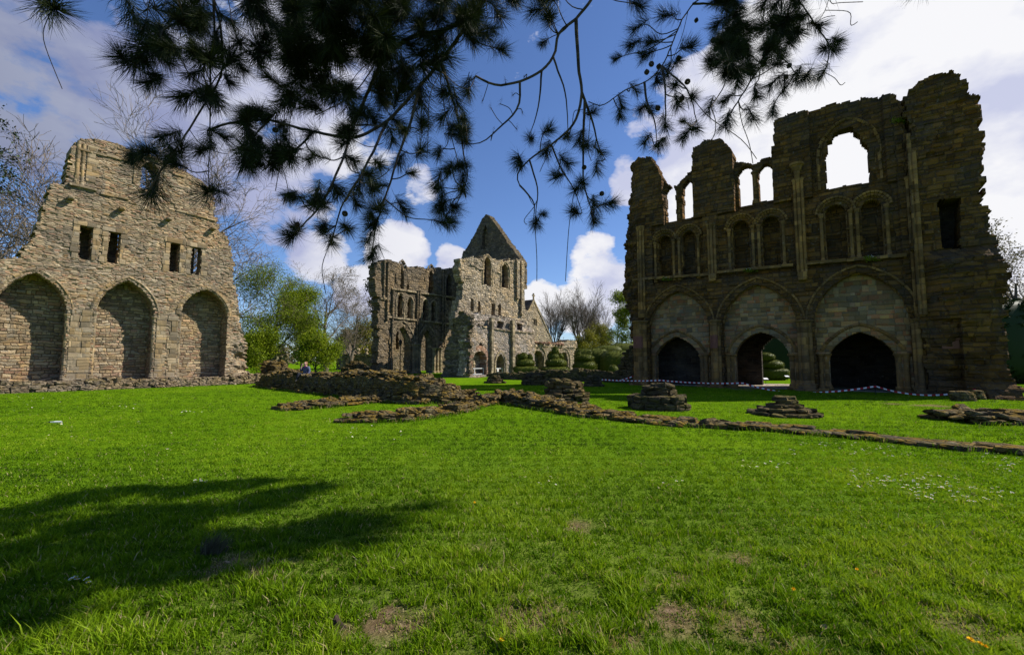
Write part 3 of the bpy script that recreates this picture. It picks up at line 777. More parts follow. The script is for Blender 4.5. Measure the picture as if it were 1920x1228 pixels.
for i, b in enumerate(bays):
    uc, a, zs, h = b['B']; ou, oa, ozs, oh = b['O']
    po = [(uc - a - .25, -.2), (uc + a + .25, -.2), (uc + a + .25, zs + h + .25), (uc - a - .25, zs + h + .25)]
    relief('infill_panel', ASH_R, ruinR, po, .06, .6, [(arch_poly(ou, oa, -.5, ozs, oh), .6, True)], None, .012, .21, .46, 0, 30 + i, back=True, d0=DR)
    mb = MB()   # great blind arch
    sweep(mb, arch_path(uc, a, zs, zs, h, 11), [(-.05, .45), (-.05, .22), (.02, .15), (.10, .20), (.14, .08), (.22, .02), (.30, .05), (.33, -.06), (.42, -.08), (.44, .04)], 11 + i, .03)
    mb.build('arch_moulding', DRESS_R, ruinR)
    mb = MB()
    sweep(mb, arch_path(ou, oa, ozs, ozs, oh, 11), [(-.02, DR + .6), (-.02, DR + .3), (.06, DR + .22), (.10, DR + .3), (.13, DR + .1), (.20, DR + .04), (.27, DR + .1), (.31, DR - .03), (.38, DR - .08), (.46, DR - .05), (.50, DR + .03)], 21 + i, .012)
    mb.build('doorway_arch', DRESS_R, ruinR)
    mb = MB()
    for sx in (-1, 1):
        for q, (off, dd, r) in enumerate(((.13, DR + .10, .15), (.40, DR - .04, .12))):
            shaft(mb, (ou + sx * (oa + off), dd), r, .05, ozs + .02, i * 4 + q, 12)
        box(mb, (ou + sx * (oa + .28) - .45, DR - .32, -.05), (ou + sx * (oa + .28) + .45, DR + .25, .10), .4, jit=.02, k=i)
    mb.build('doorway_shaft', DRESS_R, ruinR)
# compound piers
for i, (x0, x1, yt) in enumerate([(1189, 1213, 602), (1333, 1352, 600), (1496, 1524, 600), (1711, 1736, 597)]):
    ua, ub = PR.px(x0, 650)[0], PR.px(x1, 650)[0]; zt = PR.px((x0 + x1) / 2, yt)[1]; um = (ua + ub) / 2; rr = (ub - ua) / 2
    mb = MB()
    for off, dd, r in ((-rr * .62, -.03, rr * .42), (0, -.20, rr * .52), (rr * .62, -.03, rr * .42)): shaft(mb, (um + off, dd), r, .12, zt, i * 5 + int(off * 9), 14)
    for q in range(2): box(mb, (um - rr * 1.5 + q * .12, -.55 + q * .12, -.05 + q * .13), (um + rr * 1.5 - q * .12, .2, .08 + q * .13), .3 + q * .2, jit=.015, k=i + q)
    mb.build('pier', DRESS_R, ruinR)
    if i in (0, 1):
        zr = PR.px((x0 + x1) / 2, 653)[1]; mb = MB()
        for off, dd, r in ((0, -.20, rr * .53), (-rr * .62, -.03, rr * .43)): lathe(mb, (um + off, dd), [(r * .97, zr), (r + .012, zr + .02), (r + .012, zr + .80), (r * .97, zr + .82)], 14, tint=.4)
        o = mb.build('pier_drum', RED_DRUM, ruinR); o['label'] = 'reddish stone drum of the pier'
for i, (x, ya, yb, n) in enumerate([(1203, 425, 585, 3), (1335, 420, 515, 3), (1500, 335, 512, 3), (1718, 330, 590, 3)]):
    mb = MB(); u, za = PR.px(x, ya); zb = PR.px(x, yb)[1]; u = (u + PR.px(x, yb)[0]) / 2
    for j in range(n): shaft(mb, (u + (j - 1) * .17, -.08 - (.07 if j == 1 else 0)), .085, zb, za, i * 3 + j, 9, .5, base=False, cap=True)
    rocks(mb, [(u, -.12, zb - .2)], [(.22, .2, .26)], [0], [(0, 0)], i, .1)
    mb.build('vault_shaft', DRESS_R, ruinR)
mb = MB()
for i, (A, zb) in enumerate(LN):
    pass
for i, (A, zb) in enumerate(LN):
    uc, a, zs, h = A; mb = MB()
    sweep(mb, arch_path(uc, a, zb, zs, h, 7), [(-.02, .9), (-.02, .34), (.04, .27), (.10, .32), (.14, .2)], 41 + i, .02)
    sweep(mb, arch_path(uc, a + .2, zs, zs, h + .2, 7), [(-.03, .2), (.02, .12), (.09, .17), (.13, .06), (.22, .04), (.26, .2)], 51 + i, .03)
    for sx in (-1, 1): shaft(mb, (uc + sx * (a + .17), .17), .085, zb, zs + .03, i * 2 + sx, 9)
    mb.build('lancet_frame', DRESS_R, ruinR)
    relief('lancet_back', RUB_R, ruinR, [(uc - a - .15, zb - .15), (uc + a + .15, zb - .15), (uc + a + .15, zs + h + .15), (uc - a - .15, zs + h + .15)], .12, .2, (), None, .02, .2, .45, 0, 60 + i, back=False, d0=.88)
for i, (xa, xb, ya, yb, yt) in enumerate([(1264, 1276, 406, 409, 352), (1410, 1419, 377, 377, 315)]):
    u = (PR.px(xa, ya)[0] + PR.px(xb, ya)[0]) / 2; zb, zt = PR.px(xb, ya)[1], PR.px(xb, yt)[1]
    mb = MB(); shaft(mb, (u, .55), .13, zb, zt, i, 10, .4); mb.build('mullion', DRESS_R, ruinR)
mb = MB()
A = arch_px(PR, (1549, 285), (1632, 275), (1590, 226))
sweep(mb, arch_path(A[0], A[1] + .16, PR.px(1590, 345)[1], A[2], A[3], 10), [(-.02, .9), (.0, .36), (.06, .28), (.13, .33), (.16, .18), (.26, .12), (.32, .24)], 71, .06)
mb.build('window_arch', DRESS_R, ruinR)
mb = MB()
for j, (a, b) in enumerate([((1186, 527), (1330, 517)), ((1345, 513), (1488, 500)), ((1512, 497), (1700, 482))]): course(mb, PR, a, b, .14, .16, 40 + j * 9)
mb.build('string_course', DRESS_R, ruinR)
u, z = PR.px(1494, 322); mb = MB(); lathe(mb, (u, -.05), [(.02, z - .55), (.12, z - .45), (.17, z), (.30, z + .28), (.36, z + .32), (.36, z + .45), (0, z + .45)], 12, k=3); mb.build('corbel', DRESS_R, ruinR)
# undercroft behind the doorways
uA, uB = PR.px(1205, 700)[0], PR.px(1735, 700)[0]
DB = 4.6
bd = arch_px(PR, (1427, 660), (1500, 660), (1464, 630), DB)
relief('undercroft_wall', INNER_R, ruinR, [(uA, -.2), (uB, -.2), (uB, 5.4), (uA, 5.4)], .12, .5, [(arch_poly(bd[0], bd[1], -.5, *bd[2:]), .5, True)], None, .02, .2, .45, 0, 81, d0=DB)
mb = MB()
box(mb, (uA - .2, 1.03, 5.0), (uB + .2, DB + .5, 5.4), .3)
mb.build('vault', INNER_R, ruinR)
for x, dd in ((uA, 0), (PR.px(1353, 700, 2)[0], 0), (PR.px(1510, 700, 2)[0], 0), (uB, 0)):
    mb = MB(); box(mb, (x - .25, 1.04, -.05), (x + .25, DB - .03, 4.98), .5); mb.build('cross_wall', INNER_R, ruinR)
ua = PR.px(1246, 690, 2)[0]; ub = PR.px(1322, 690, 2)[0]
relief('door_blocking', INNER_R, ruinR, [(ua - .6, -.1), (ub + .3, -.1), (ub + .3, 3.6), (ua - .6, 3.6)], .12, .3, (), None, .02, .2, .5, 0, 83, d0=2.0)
# stair tower at the right end
outT = [(1742, 800), (1738, 700), (1722, 560), (1712, 420), (1704, 300), (1697, 215), (1697, 182), (1706, 165), (1718, 150), (1740, 139), (1775, 134), (1800, 141), (1811, 153), (1814, 172), (1838, 179), (1841, 205), (1839, 230), (1845, 250), (1842, 285), (1850, 300), (1842, 322), (1846, 345), (1842, 372), (1848, 392), (1860, 402), (1860, 428),
        (1868, 445), (1866, 462), (1884, 478), (1879, 510), (1876, 560), (1880, 600), (1876, 640), (1882, 690), (1896, 712), (1910, 760), (1910, 800)]
zr1, zr0 = PR.px(1800, 470)[1], PR.px(1800, 600)[1]
ur0 = PR.px(1738, 560)[0]
def dT(U, Z):
    d = np.zeros_like(U)
    rough = np.clip((zr1 - Z) / .5, 0, 1) * np.clip((U - ur0) / .4, 0, 1)
    d -= rough * (.25 + .55 * fbm(U * 1.1, Z * 1.4, 91))
    ua, ub = PR.px(1742, 680)[0], PR.px(1800, 680)[0]
    d += np.where((U > ua) & (U < ub) & (Z < zr0), .35, 0) * rough
    d -= np.clip((1.6 - Z) / 1.6, 0, 1) ** 1.5 * np.clip((U - ub) / .5, 0, 1) * 1.1
    ue = PR.px(1835, 300)[0]
    d += np.clip((U - ue) / .8, 0, 1) * (.3 + .6 * fbm(U * 2, Z * 2, 92)) * (Z > zr1)
    d += np.where(Z > PR.px(1760, 230)[1], .12 * fbm(U * 2, Z * 3, 95), 0)
    return d
relief('stair_tower', RUB_R, ruinR, PR.poly(outT, -.45), .055, 3.6, [(PR.poly([(1759, 376), (1800, 372), (1802, 467), (1765, 466)], -.45), 1.5, False)], dT, .06, .21, .45, .13, 90, d0=-.45)
mb = MB()
for j in range(2):
    (ua, za), (ub, zb) = PR.px(1704 + j * 8, 250, -.5), PR.px(1726 + j * 8, 590, -.5); shaft(mb, ((ua + ub) / 2 , -.42 - .05 * j), .09, zb, za - .9 * j, j, 9, .5, base=False, cap=False)
mb.build('tower_shaft', DRESS_R, ruinR)
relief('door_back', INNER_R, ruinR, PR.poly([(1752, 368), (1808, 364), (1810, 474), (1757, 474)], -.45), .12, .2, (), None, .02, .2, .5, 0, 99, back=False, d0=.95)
mb = MB(); q0, q1 = PR.px(1762, 655)[0], PR.px(1795, 655)[0]; zq = PR.px(1780, 655)[1]
for j, (ff, hh, tt) in enumerate(((0, .0, .2), (.62, .0, .6), (.2, .42, .4))): box(mb, (q0 + ff, -.66, zq + hh), (q0 + ff + .6, -.2, zq + hh + .4), tt, jit=.02, k=j)
o = mb.build('red_block', plain('dull_red_block', (.17, .075, .05), .9, .35, 4), ruinR)
mb = MB(); C, D = [], []
for j, x in enumerate((1815, 1838, 1858, 1876)):
    p = G(x, 752 - j * 3); C.append((p[0], p[1] + .2, .17)); D.append((.36, .30, .22))
rocks(mb, C, D, [.2, .5, .1, .6], [(0, 0)] * 4, 4, .2)
for j in range(4):
    m1 = MB(); rocks(m1, [(0, 0, 0)], [D[j]], [.2 + .3 * j], [(0, 0)], 4 + j, .2)
    o = m1.build('boulder', FOOT); o.location = C[j]
    tag(o, ['squat boulder nearest the tape end at the foot of the tall ruin', 'second boulder from the tape end at the foot of the tall ruin', 'third boulder from the tape end at the foot of the tall ruin', 'boulder beside the dark hedge at the foot of the tall ruin'][j], 'boulder', 'boulders at the foot of the tall ruin')
# ------------------------------------------------------------------ far ruins (south transept and cloister)
PB = Plane(G(871, 708)[:2], S_DIR, E_DIR)
def off(pl, d): return Plane(pl.o + pl.y * d, pl.x, pl.y)
PW_ = off(PB, 3.5)
PE_ = off(PB, 14.0)
ruinC = empty('gabled_ruin', 'distant roofless gabled ruin with an arcaded inner wall in the middle of the lawn', 'ruin', mw=PB.matrix())
def hp(pl, pts, dd=0): return [(u, z) for u, z in pl.poly(pts, dd)]
# library front
outB = [(871, 715), (874, 660), (876, 620), (881, 588), (895, 586), (926, 591), (960, 597), (988, 603), (996, 612), (1001, 620), (997, 632), (1002, 640), (1003, 715)]
ar1 = arch_px(PB, (886, 674), (912, 677), (899, 658)); rnd = lambda A: (A[0], A[1], A[2] + A[3] - A[1], A[1])
ar1 = rnd(ar1)
ar2 = arch_px(PB, (931, 682), (946, 684), (939, 663)); ar3 = arch_px(PB, (964, 680), (979, 682), (971, 662))
HB = [(arch_poly(ar1[0], ar1[1], PB.px(899, 703)[1], *ar1[2:]), 1.2, False), (arch_poly(ar2[0], ar2[1], -.3, *ar2[2:]), 1.2, False), (arch_poly(ar3[0], ar3[1], -.3, *ar3[2:]), 1.2, False),
      (hp(PB, [(898, 644), (905, 645), (905, 653), (898, 652)]), .8, False), (hp(PB, [(935, 601), (949, 604), (944, 617), (935, 615)]), .8, False), (hp(PB, [(973, 606), (983, 608), (982, 620), (972, 619)]), .8, False), (hp(PB, [(958, 650), (961, 651), (961, 664), (958, 664)]), .6, False)]
def dB(U, Z):
    zt = PB.px(930, 615)[1]
    return np.where(Z > zt, .25, 0.) + (fbm(U * .7, Z * .7, 8) - .5) * .15
relief('library_wall', LIB_C, ruinC, hp(PB, outB), .10, .9, HB, dB, .04, .22, .5, .16, 101)
for x0, x1, yt in ((917.5, 921.5, 603), (957, 961.5, 608)):
    mb = MB()
    ua, ub = PB.px(x0, 650)[0], PB.px(x1, 650)[0]; zt = PB.px(x0, yt)[1]; z = -.1; j = 0
    while z < zt:
        box(mb, (ua, -.34, z), (ub, .1, z + .48), h2(j, int(x0), 3), jit=.03, k=j); z += .48; j += 1
    mb.build('buttress', DRESS_C, ruinC)
mb = MB(); sweep(mb, arch_path(ar1[0], ar1[1], .2, ar1[2], ar1[3], 8), [(-.03, .8), (-.03, 0), (.05, -.05), (.55, -.04), (.57, .05)], 5, .02); mb.build('red_arch', RED_C, ruinC)
mb = MB(); sweep(mb, arch_path(ar2[0], ar2[1], -.1, ar2[2], ar2[3], 8), [(-.02, .6), (-.02, .1), (.1, .0), (.16, -.07), (.36, -.07), (.38, .05)], 6, .015); mb.build('pointed_arch', DRESS_C, ruinC)
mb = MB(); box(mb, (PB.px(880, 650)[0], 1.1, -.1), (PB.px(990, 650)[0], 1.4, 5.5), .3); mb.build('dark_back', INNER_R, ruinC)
for a_, b_ in (((882, 598), (912, 616)), ((924, 617), (956, 622)), ((964, 622), (1000, 626))):
    mb = MB(); course(mb, PB, a_, b_, .12, .14, 3); mb.build('string_course', RUB_C, ruinC)
# torn end wall facing north
PN_ = Plane(PB.world(0.02, .95)[:2], E_DIR * -1, S_DIR)
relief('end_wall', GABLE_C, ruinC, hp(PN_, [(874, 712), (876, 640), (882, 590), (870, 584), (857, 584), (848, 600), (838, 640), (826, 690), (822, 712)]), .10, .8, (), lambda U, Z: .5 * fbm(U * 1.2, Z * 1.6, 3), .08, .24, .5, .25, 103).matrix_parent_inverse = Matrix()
endw = [o for o in ruinC.children if o.name.startswith('end_wall')][0]
def reroot(o, pl): o.matrix_basis = PB.matrix().inverted() @ pl.matrix()
reroot(endw, PN_)
# lit west wall of the transept
outW = [(858, 640), (856, 600), (858, 575), (866, 556), (869, 530), (863, 515), (862, 490), (868, 486), (880, 483), (900, 485), (907, 480), (915, 479), (930, 487), (950, 490), (965, 487), (968, 484), (979, 489), (979, 520), (980, 560), (986, 575), (996, 596), (1003, 625), (1003, 715), (866, 715)]
lw1 = arch_px(PW_, (908, 496), (921, 499), (914, 481)); lw2 = arch_px(PW_, (941, 508), (954, 511), (947, 494))
HW = [(arch_poly(lw1[0], lw1[1], PW_.px(914, 535)[1], *lw1[2:]), .8, False), (arch_poly(lw2[0], lw2[1], PW_.px(947, 540)[1], *lw2[2:]), .8, False)]
for q in ([(883, 561), (888, 562), (888, 584), (883, 583)], [(896, 564), (901, 565), (901, 587), (896, 586)], [(922, 568), (928, 569), (928, 592), (922, 591)], [(934, 570), (939, 571), (939, 593), (934, 592)]): HW.append((hp(PW_, q), .7, False))
o = relief('transept_wall', RUB_C, ruinC, hp(PW_, outW), .11, 1.0, HW, lambda U, Z: (fbm(U * .6, Z * .6, 18) - .5) * .2, .045, .24, .52, .2, 105); reroot(o, PW_)
for i, (L_, yb) in enumerate(((lw1, 535), (lw2, 540))):
    mb = MB(); sweep(mb, arch_path(L_[0], L_[1], PW_.px(914 if i == 0 else 947, yb)[1], *L_[2:], 7), [(-.02, .6), (-.02, .12), (.12, .0), (.18, -.07), (.30, -.05), (.32, .05)], 7 + i, .02)
    o = mb.build('lancet_frame', DRESS_C, ruinC); reroot(o, PW_)
for q, (x0, x1, ya, yb) in enumerate(((966, 971, 488, 560), (974, 979.5, 492, 590))):
    mb = MB(); ua, ub = PW_.px(x0, 540)[0], PW_.px(x1, 540)[0]; za, zb = PW_.px(x0, ya)[1], PW_.px(x0, yb)[1]; z = zb; j = 0
    while z < za: box(mb, (ua, -.35, z), (ub, .1, z + .5), h2(j, q, 8), jit=.03, k=j); z += .5; j += 1
    o = mb.build('pilaster', RUB_C, ruinC); reroot(o, PW_)
for a_, b_ in (((893, 503), (906, 507)), ((923, 510), (939, 514)), ((870, 521), (893, 525)), ((882, 497), (893, 500))):
    mb = MB(); course(mb, PW_, a_, b_, .12, .16, 9); o = mb.build('string_course', RUB_C, ruinC); reroot(o, PW_)
mb = MB(); u0_, u1_ = PW_.px(872, 560)[0], PW_.px(985, 560)[0]
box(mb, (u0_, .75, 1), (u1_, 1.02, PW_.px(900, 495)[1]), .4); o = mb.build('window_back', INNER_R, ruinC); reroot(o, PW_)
# south gable
uG = PW_.px(978.5, 490)[0]
PG = Plane(PW_.world(uG, .0)[:2], W_DIR, S_DIR)
gp = [(866, 520), (866, 488), (873, 468), (889, 440), (904, 410), (911, 402), (917, 405), (929, 421), (949, 450), (968, 474), (979, 490), (979, 540), (866, 560)]
gz = arch_px(PG, (904, 445), (915, 447), (910, 421))
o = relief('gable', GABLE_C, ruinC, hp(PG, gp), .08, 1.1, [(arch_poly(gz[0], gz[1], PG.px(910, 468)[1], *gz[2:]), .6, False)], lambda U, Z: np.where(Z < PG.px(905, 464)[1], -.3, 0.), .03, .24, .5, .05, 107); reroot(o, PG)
mb = MB(); box(mb, (gz[0] - 1.2, .55, PG.px(910, 475)[1]), (gz[0] + 1.2, .8, gz[2] + gz[3] + .3), .7); o = mb.build('blind_window', GREY_C, ruinC); reroot(o, PG)
# arcaded east wall
outE = [(706, 720), (710, 640), (709, 600), (712, 575), (709, 556), (703, 535), (703, 505), (708, 492), (718, 488), (735, 489), (751, 495), (758, 500), (772, 500), (796, 503), (802, 507), (808, 502), (828, 503), (846, 506), (858, 502), (868, 492), (868, 720)]
e1 = arch_px(PE_, (739, 644), (770, 648), (764, 612)); e1 = (e1[0], e1[1], e1[2], PE_.px(759, 612)[1] - e1[2])
e2 = arch_px(PE_, (790, 650), (812, 652), (801, 618))
HE = [(arch_poly(e1[0], e1[1], -.5, *e1[2:]), 1, True), (arch_poly(e2[0], e2[1], -.5, *e2[2:]), 1, True)]
TR = []
for (xa, xb, yb, yt, dp) in ((746, 756, 596, 552, 1.0), (764, 773, 599, 559, 1.0), (793, 802, 604, 563, 1.0), (809, 817, 605, 566, 1.0)):
    A = arch_px(PE_, (xa, yt + 9), (xb, yt + 10), ((xa + xb) / 2, yt)); TR.append((A, PE_.px(xa, yb)[1])); HE.append((arch_poly(A[0], A[1], TR[-1][1], *A[2:]), dp, False))
CE = []
for (xa, xb, yb, yt, thr) in ((751, 757, 544, 498, True), (762, 767, 546, 522, False), (804, 813, 553, 506, False), (838, 848, 562, 513, False)):
    A = arch_px(PE_, (xa, yt + 16), (xb, yt + 17), ((xa + xb) / 2, yt)); zb = PE_.px(xa, yb)[1]; CE.append((A, zb)); HE.append((arch_poly(A[0], A[1], zb, *A[2:]), .9, thr))
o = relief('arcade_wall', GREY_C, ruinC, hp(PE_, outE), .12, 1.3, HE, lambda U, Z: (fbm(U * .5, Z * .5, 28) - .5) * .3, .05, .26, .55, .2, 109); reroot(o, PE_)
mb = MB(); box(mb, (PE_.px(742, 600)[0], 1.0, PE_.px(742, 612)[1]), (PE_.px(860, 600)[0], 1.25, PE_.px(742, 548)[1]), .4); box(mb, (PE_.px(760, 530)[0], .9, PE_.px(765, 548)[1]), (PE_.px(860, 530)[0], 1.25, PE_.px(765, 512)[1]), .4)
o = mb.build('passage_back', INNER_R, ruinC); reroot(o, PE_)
for i, A in enumerate((e1, e2)):
    mb = MB(); sweep(mb, arch_path(A[0], A[1], A[2], A[2], A[3], 9), [(-.03, 1.0), (-.03, .5), (.1, .3), (.2, .4), (.28, .12), (.42, .02), (.5, .1), (.56, -.08), (.74, -.08), (.76, .05)], 31 + i, .03)
    o = mb.build('arch_moulding', DRESS_C, ruinC); reroot(o, PE_)
for i, (A, zb) in enumerate(TR):
    mb = MB(); sweep(mb, arch_path(A[0], A[1], zb, A[2], A[3], 6), [(-.02, .6), (-.02, .12), (.1, .0), (.16, -.08), (.30, -.05), (.32, .05)], 35 + i, .03)
    o = mb.build('triforium_frame', DRESS_C, ruinC); reroot(o, PE_)
for i, (A, zb) in enumerate(CE):
    if i == 1: continue
    mb = MB(); sweep(mb, arch_path(A[0], A[1] + .5, A[2] - 1.2, A[2], A[3] + .6, 6), [(-.1, .3), (-.02, .03), (.1, -.05), (.22, -.03), (.24, .05)], 45 + i, .05)
    o = mb.build('clerestory_frame', GREY_C, ruinC); reroot(o, PE_)
for j, (a, b) in enumerate([((734, 543), (862, 561)), ((726, 596), (862, 611)), ((712, 562), (730, 562))]):
    mb = MB(); course(mb, PE_, a, b, .18, .2, 70 + j); o = mb.build('string_course', DRESS_C, ruinC); reroot(o, PE_)
for i, (x, ya, yb) in enumerate(((720, 490, 560), (736, 545, 695), (727, 492, 600), (782, 545, 645), (786, 545, 645), (830, 508, 650), (834, 508, 650), (775, 645, 700), (780, 645, 700), (785, 645, 700), (813, 652, 704), (819, 652, 704), (825, 652, 704))):
    mb = MB(); u, za = PE_.px(x, ya); zb = max(0, PE_.px(x, yb)[1]); shaft(mb, (u, -.12), .22 if ya > 640 else .13, zb, za, i, 9, .7)
    o = mb.build('arcade_shaft', DRESS_C if ya > 640 else GREY_C, ruinC); reroot(o, PE_)
# wall of the choir aisle glimpsed through the arcade
PA_ = off(PB, 25.0)
aisle = empty('aisle_wall', 'dim grey wall with tall windows glimpsed through the two far pointed arches', 'ruin', mw=PA_.matrix())
HA = [(hp(PA_, [(x, 700), (x + 7, 700), (x + 7, 640), (x + 3.5, 632), (x, 640)]), .5, False) for x in (757, 797)] + [(hp(PA_, [(x, 655), (x + 6, 655), (x + 6, 622), (x, 622)]), .5, False) for x in (742, 768, 800)]
relief('wall', GREY_C, aisle, hp(PA_, [(728, 705), (728, 612), (760, 606), (800, 612), (826, 620), (826, 705)]), .16, .9, HA, None, .05, .26, .55, .2, 111)
# prior's house
PH_ = Plane(AT(1001, 680, 70)[:2], S_DIR, E_DIR)
house = empty('gabled_house', 'old stone house with a steep gable, a cross on top and one square window', 'house', mw=PH_.matrix())
ua, za = PH_.px(1000.5, 565); ul, zl = PH_.px(966, 640); ur, zr = PH_.px(1034, 638)
relief('wall', RUB_C, house, [(ul, -.2), (ur, -.2), (ur, zr), (ua, za), (ul, zr)], .14, .8, [(hp(PH_, [(997, 597), (1007, 599), (1007, 611), (997, 609)]), .3, False)], None, .03, .25, .5, .05, 113, hrag=0)
mb = MB()
for sx, ue in ((-1, ul), (1, ur)):
    n_ = np.array([za - zr, abs(ue - ua)]); n_ = n_ / np.linalg.norm(n_)
    for q, tt in ((.12, .4),):
        a0, a1 = np.array([ua, za + .15]), np.array([ue + sx * .25, zr - .3])
        th = np.array([sx * n_[0], n_[1]]) * .18
        v = []
        for d in (.06, 15.0):
            for p in (a0, a1, a1 + th, a0 + th): v.append((p[0], d, p[1]))
        mb.add(v, [(0, 1, 2, 3), (4, 7, 6, 5), (0, 4, 5, 1), (1, 5, 6, 2), (2, 6, 7, 3), (3, 7, 4, 0)], tint=tt)
mb.build('roof', stone_mat('brown_roof_tiles', [(.10, .075, .06), (.13, .09, .07), (.085, .065, .055)], .3, .2, .05, .5, stain=.4), house)
mb = MB()
for sx, ue in ((-1, ul), (1, ur)):
    for i in range(14):
        f0, f1 = i / 14, (i + 1) / 14
        x0, x1 = ua + (ue - ua) * f0, ua + (ue - ua) * f1; z0, z1 = za + (zr - za) * f0, za + (zr - za) * f1
        mb.add([(x0, -.1, z0 + .05), (x1, -.1, z1 + .05), (x1, -.1, z1 + .4), (x0, -.1, z0 + .4), (x0, .1, z0 + .05), (x1, .1, z1 + .05), (x1, .1, z1 + .4), (x0, .1, z0 + .4)], [(0, 1, 2, 3), (3, 2, 6, 7), (0, 4, 5, 1), (4, 7, 6, 5), (0, 3, 7, 4), (1, 5, 6, 2)], tint=h2(i, sx + 2, 3))
mb.build('gable_coping', DRESS_C, house)
mb = MB(); box(mb, (ua - .1, -.08, za + .3), (ua + .1, .12, za + 1.3), .6); box(mb, (ua - .34, -.07, za + .85), (ua + .34, .11, za + 1.03), .6); mb.build('cross', DRESS_C, house)
wf = hp(PH_, [(997, 597), (1007, 611)]); mb = MB(); x0, x1, zt_, zb_ = wf[0][0], wf[1][0], wf[0][1], wf[1][1]
for i in range(4): box(mb, (x0 + (x1 - x0) * i / 3 - .05, .02, zb_), (x0 + (x1 - x0) * i / 3 + .05, .2, zt_ - .1), .5)
win = mb.build('window', DRESS_C, house)
mb = MB(); box(mb, (x0, .22, zb_), (x1, .28, zt_), .5); mb.build('pane', plain('dark_window_glass', (.02, .022, .025), .15, .1, 4, .5), win)
# chapter house arcade
PC_ = off(PB, 1.0)
chap = empty('cloister_arcade', 'low ruined wall with three round moulded arches behind the clipped yews', 'ruin', mw=PC_.matrix())
RA = [arch_px(PC_, (999, 672), (1020, 674), (1010, 657)), arch_px(PC_, (1024, 672), (1042, 674), (1033, 658)), arch_px(PC_, (1050, 672), (1065, 674), (1058, 660))]
RA = [rnd(A) for A in RA]
relief('wall', RUB_C, chap, hp(PC_, [(996, 715), (996, 647), (1010, 645), (1045, 642), (1062, 640), (1066, 637), (1080, 640), (1081, 715)]), .11, 1.3, [(arch_poly(A[0], A[1], -.3, *A[2:]), .9, False) for A in RA], lambda U, Z: np.where(Z > PC_.px(1030, 651)[1], -.12, 0.) , .045, .22, .5, .16, 115)
mb = MB(); box(mb, (PC_.px(997, 680)[0], .85, -.1), (PC_.px(1068, 680)[0], 1.1, PC_.px(1030, 652)[1]), .4); mb.build('dark_back', GREY_C, chap)
for i, A in enumerate(RA):
    mb = MB(); sweep(mb, arch_path(A[0], A[1], .2, A[2], A[3], 8), [(-.03, .7), (-.03, .3), (.08, .2), (.14, .28), (.2, .06), (.34, -.02), (.4, .06), (.46, -.1), (.62, -.1), (.64, .05)], 80 + i, .02); mb.build('round_arch', DRESS_C, chap)
mb = MB(); r9 = np.random.default_rng(9); C, D = [], []
ua, ub = PC_.px(1000, 645)[0], PC_.px(1055, 645)[0]
for x in np.arange(ua, ub, .35): C.append((x, .3 + r9.uniform(-.3, .3), PC_.px(1020, 646)[1] + r9.uniform(0, .25))); D.append((.25, .5, .12))
rocks(mb, C, D, r9.normal(0, .2, len(C)), r9.normal(0, .1, (len(C), 2)), 9); mb.build('coping', RED_C, chap)

# garden wall far left with ball finials and a conical turret roof
PF = Plane(AT(676, 690, 78)[:2], (1, 0), (0, 1))
gw = empty('garden_wall', 'long grey garden wall with stone ball finials far behind the rubble mound', 'wall', mw=PF.matrix())
u0_, u1_ = PF.px(630, 690)[0], PF.px(745, 690)[0]; zt_ = PF.px(680, 666)[1]
relief('wall', GREY_C, gw, [(u0_, -.2), (u1_, -.2), (u1_, zt_), (u0_, zt_)], .16, .5, (), None, .03, .3, .6, .02, 117)
mb = MB(); n_ = int((u1_ - u0_) / .9)
for i in range(n_): box(mb, (u0_ + i * .9 + .01, -.12, zt_ + .005), (u0_ + i * .9 + .89, .6, zt_ + .18), h2(i, 1, 1), jit=.01, k=i)
mb.build('coping', DRESS_C, gw)
for x in (670.5, 686, 703):
    u = PF.px(x, 664)[0]; z = zt_ + .18; mb = MB()
    lathe(mb, (u, .25), [(.34, z), (.34, z + .25), (.22, z + .3), (.14, z + .42)], 10); lathe(mb, (u, .25), [(.36 * math.sin(t), z + .75 - .36 * math.cos(t)) for t in np.linspace(.15, math.pi, 8)], 12, tint=.8)
    mb.build('ball_finial', DRESS_C, gw, smooth=False)
tu = empty('turret', 'small round turret with a conical stone roof and finial over the garden wall', 'turret', mw=PF.matrix())
u, z = PF.px(652, 664); mb = MB(); lathe(mb, (u, .6), [(1.5, -.1), (1.5, 1.5), (1.5, z)], 16); mb.build('wall', GREY_C, tu)
mb = MB(); zt_ = PF.px(652, 643)[1]
for i in range(6): lathe(mb, (u, .6), [(1.75 * (1 - i / 6.3), z + (zt_ - z) * i / 6), (1.75 * (1 - (i + .9) / 6.3), z + (zt_ - z) * (i + 1) / 6)], 16, tint=h2(i, 1, 2))
mb.build('roof', GREY_C, tu)
mb = MB(); lathe(mb, (u, .6), [(.14, zt_ - .1), (.07, zt_ + .35), (.2, zt_ + .5), (.08, zt_ + .7), (.02, zt_ + 1.0)], 8); mb.build('finial', DRESS_C, tu)
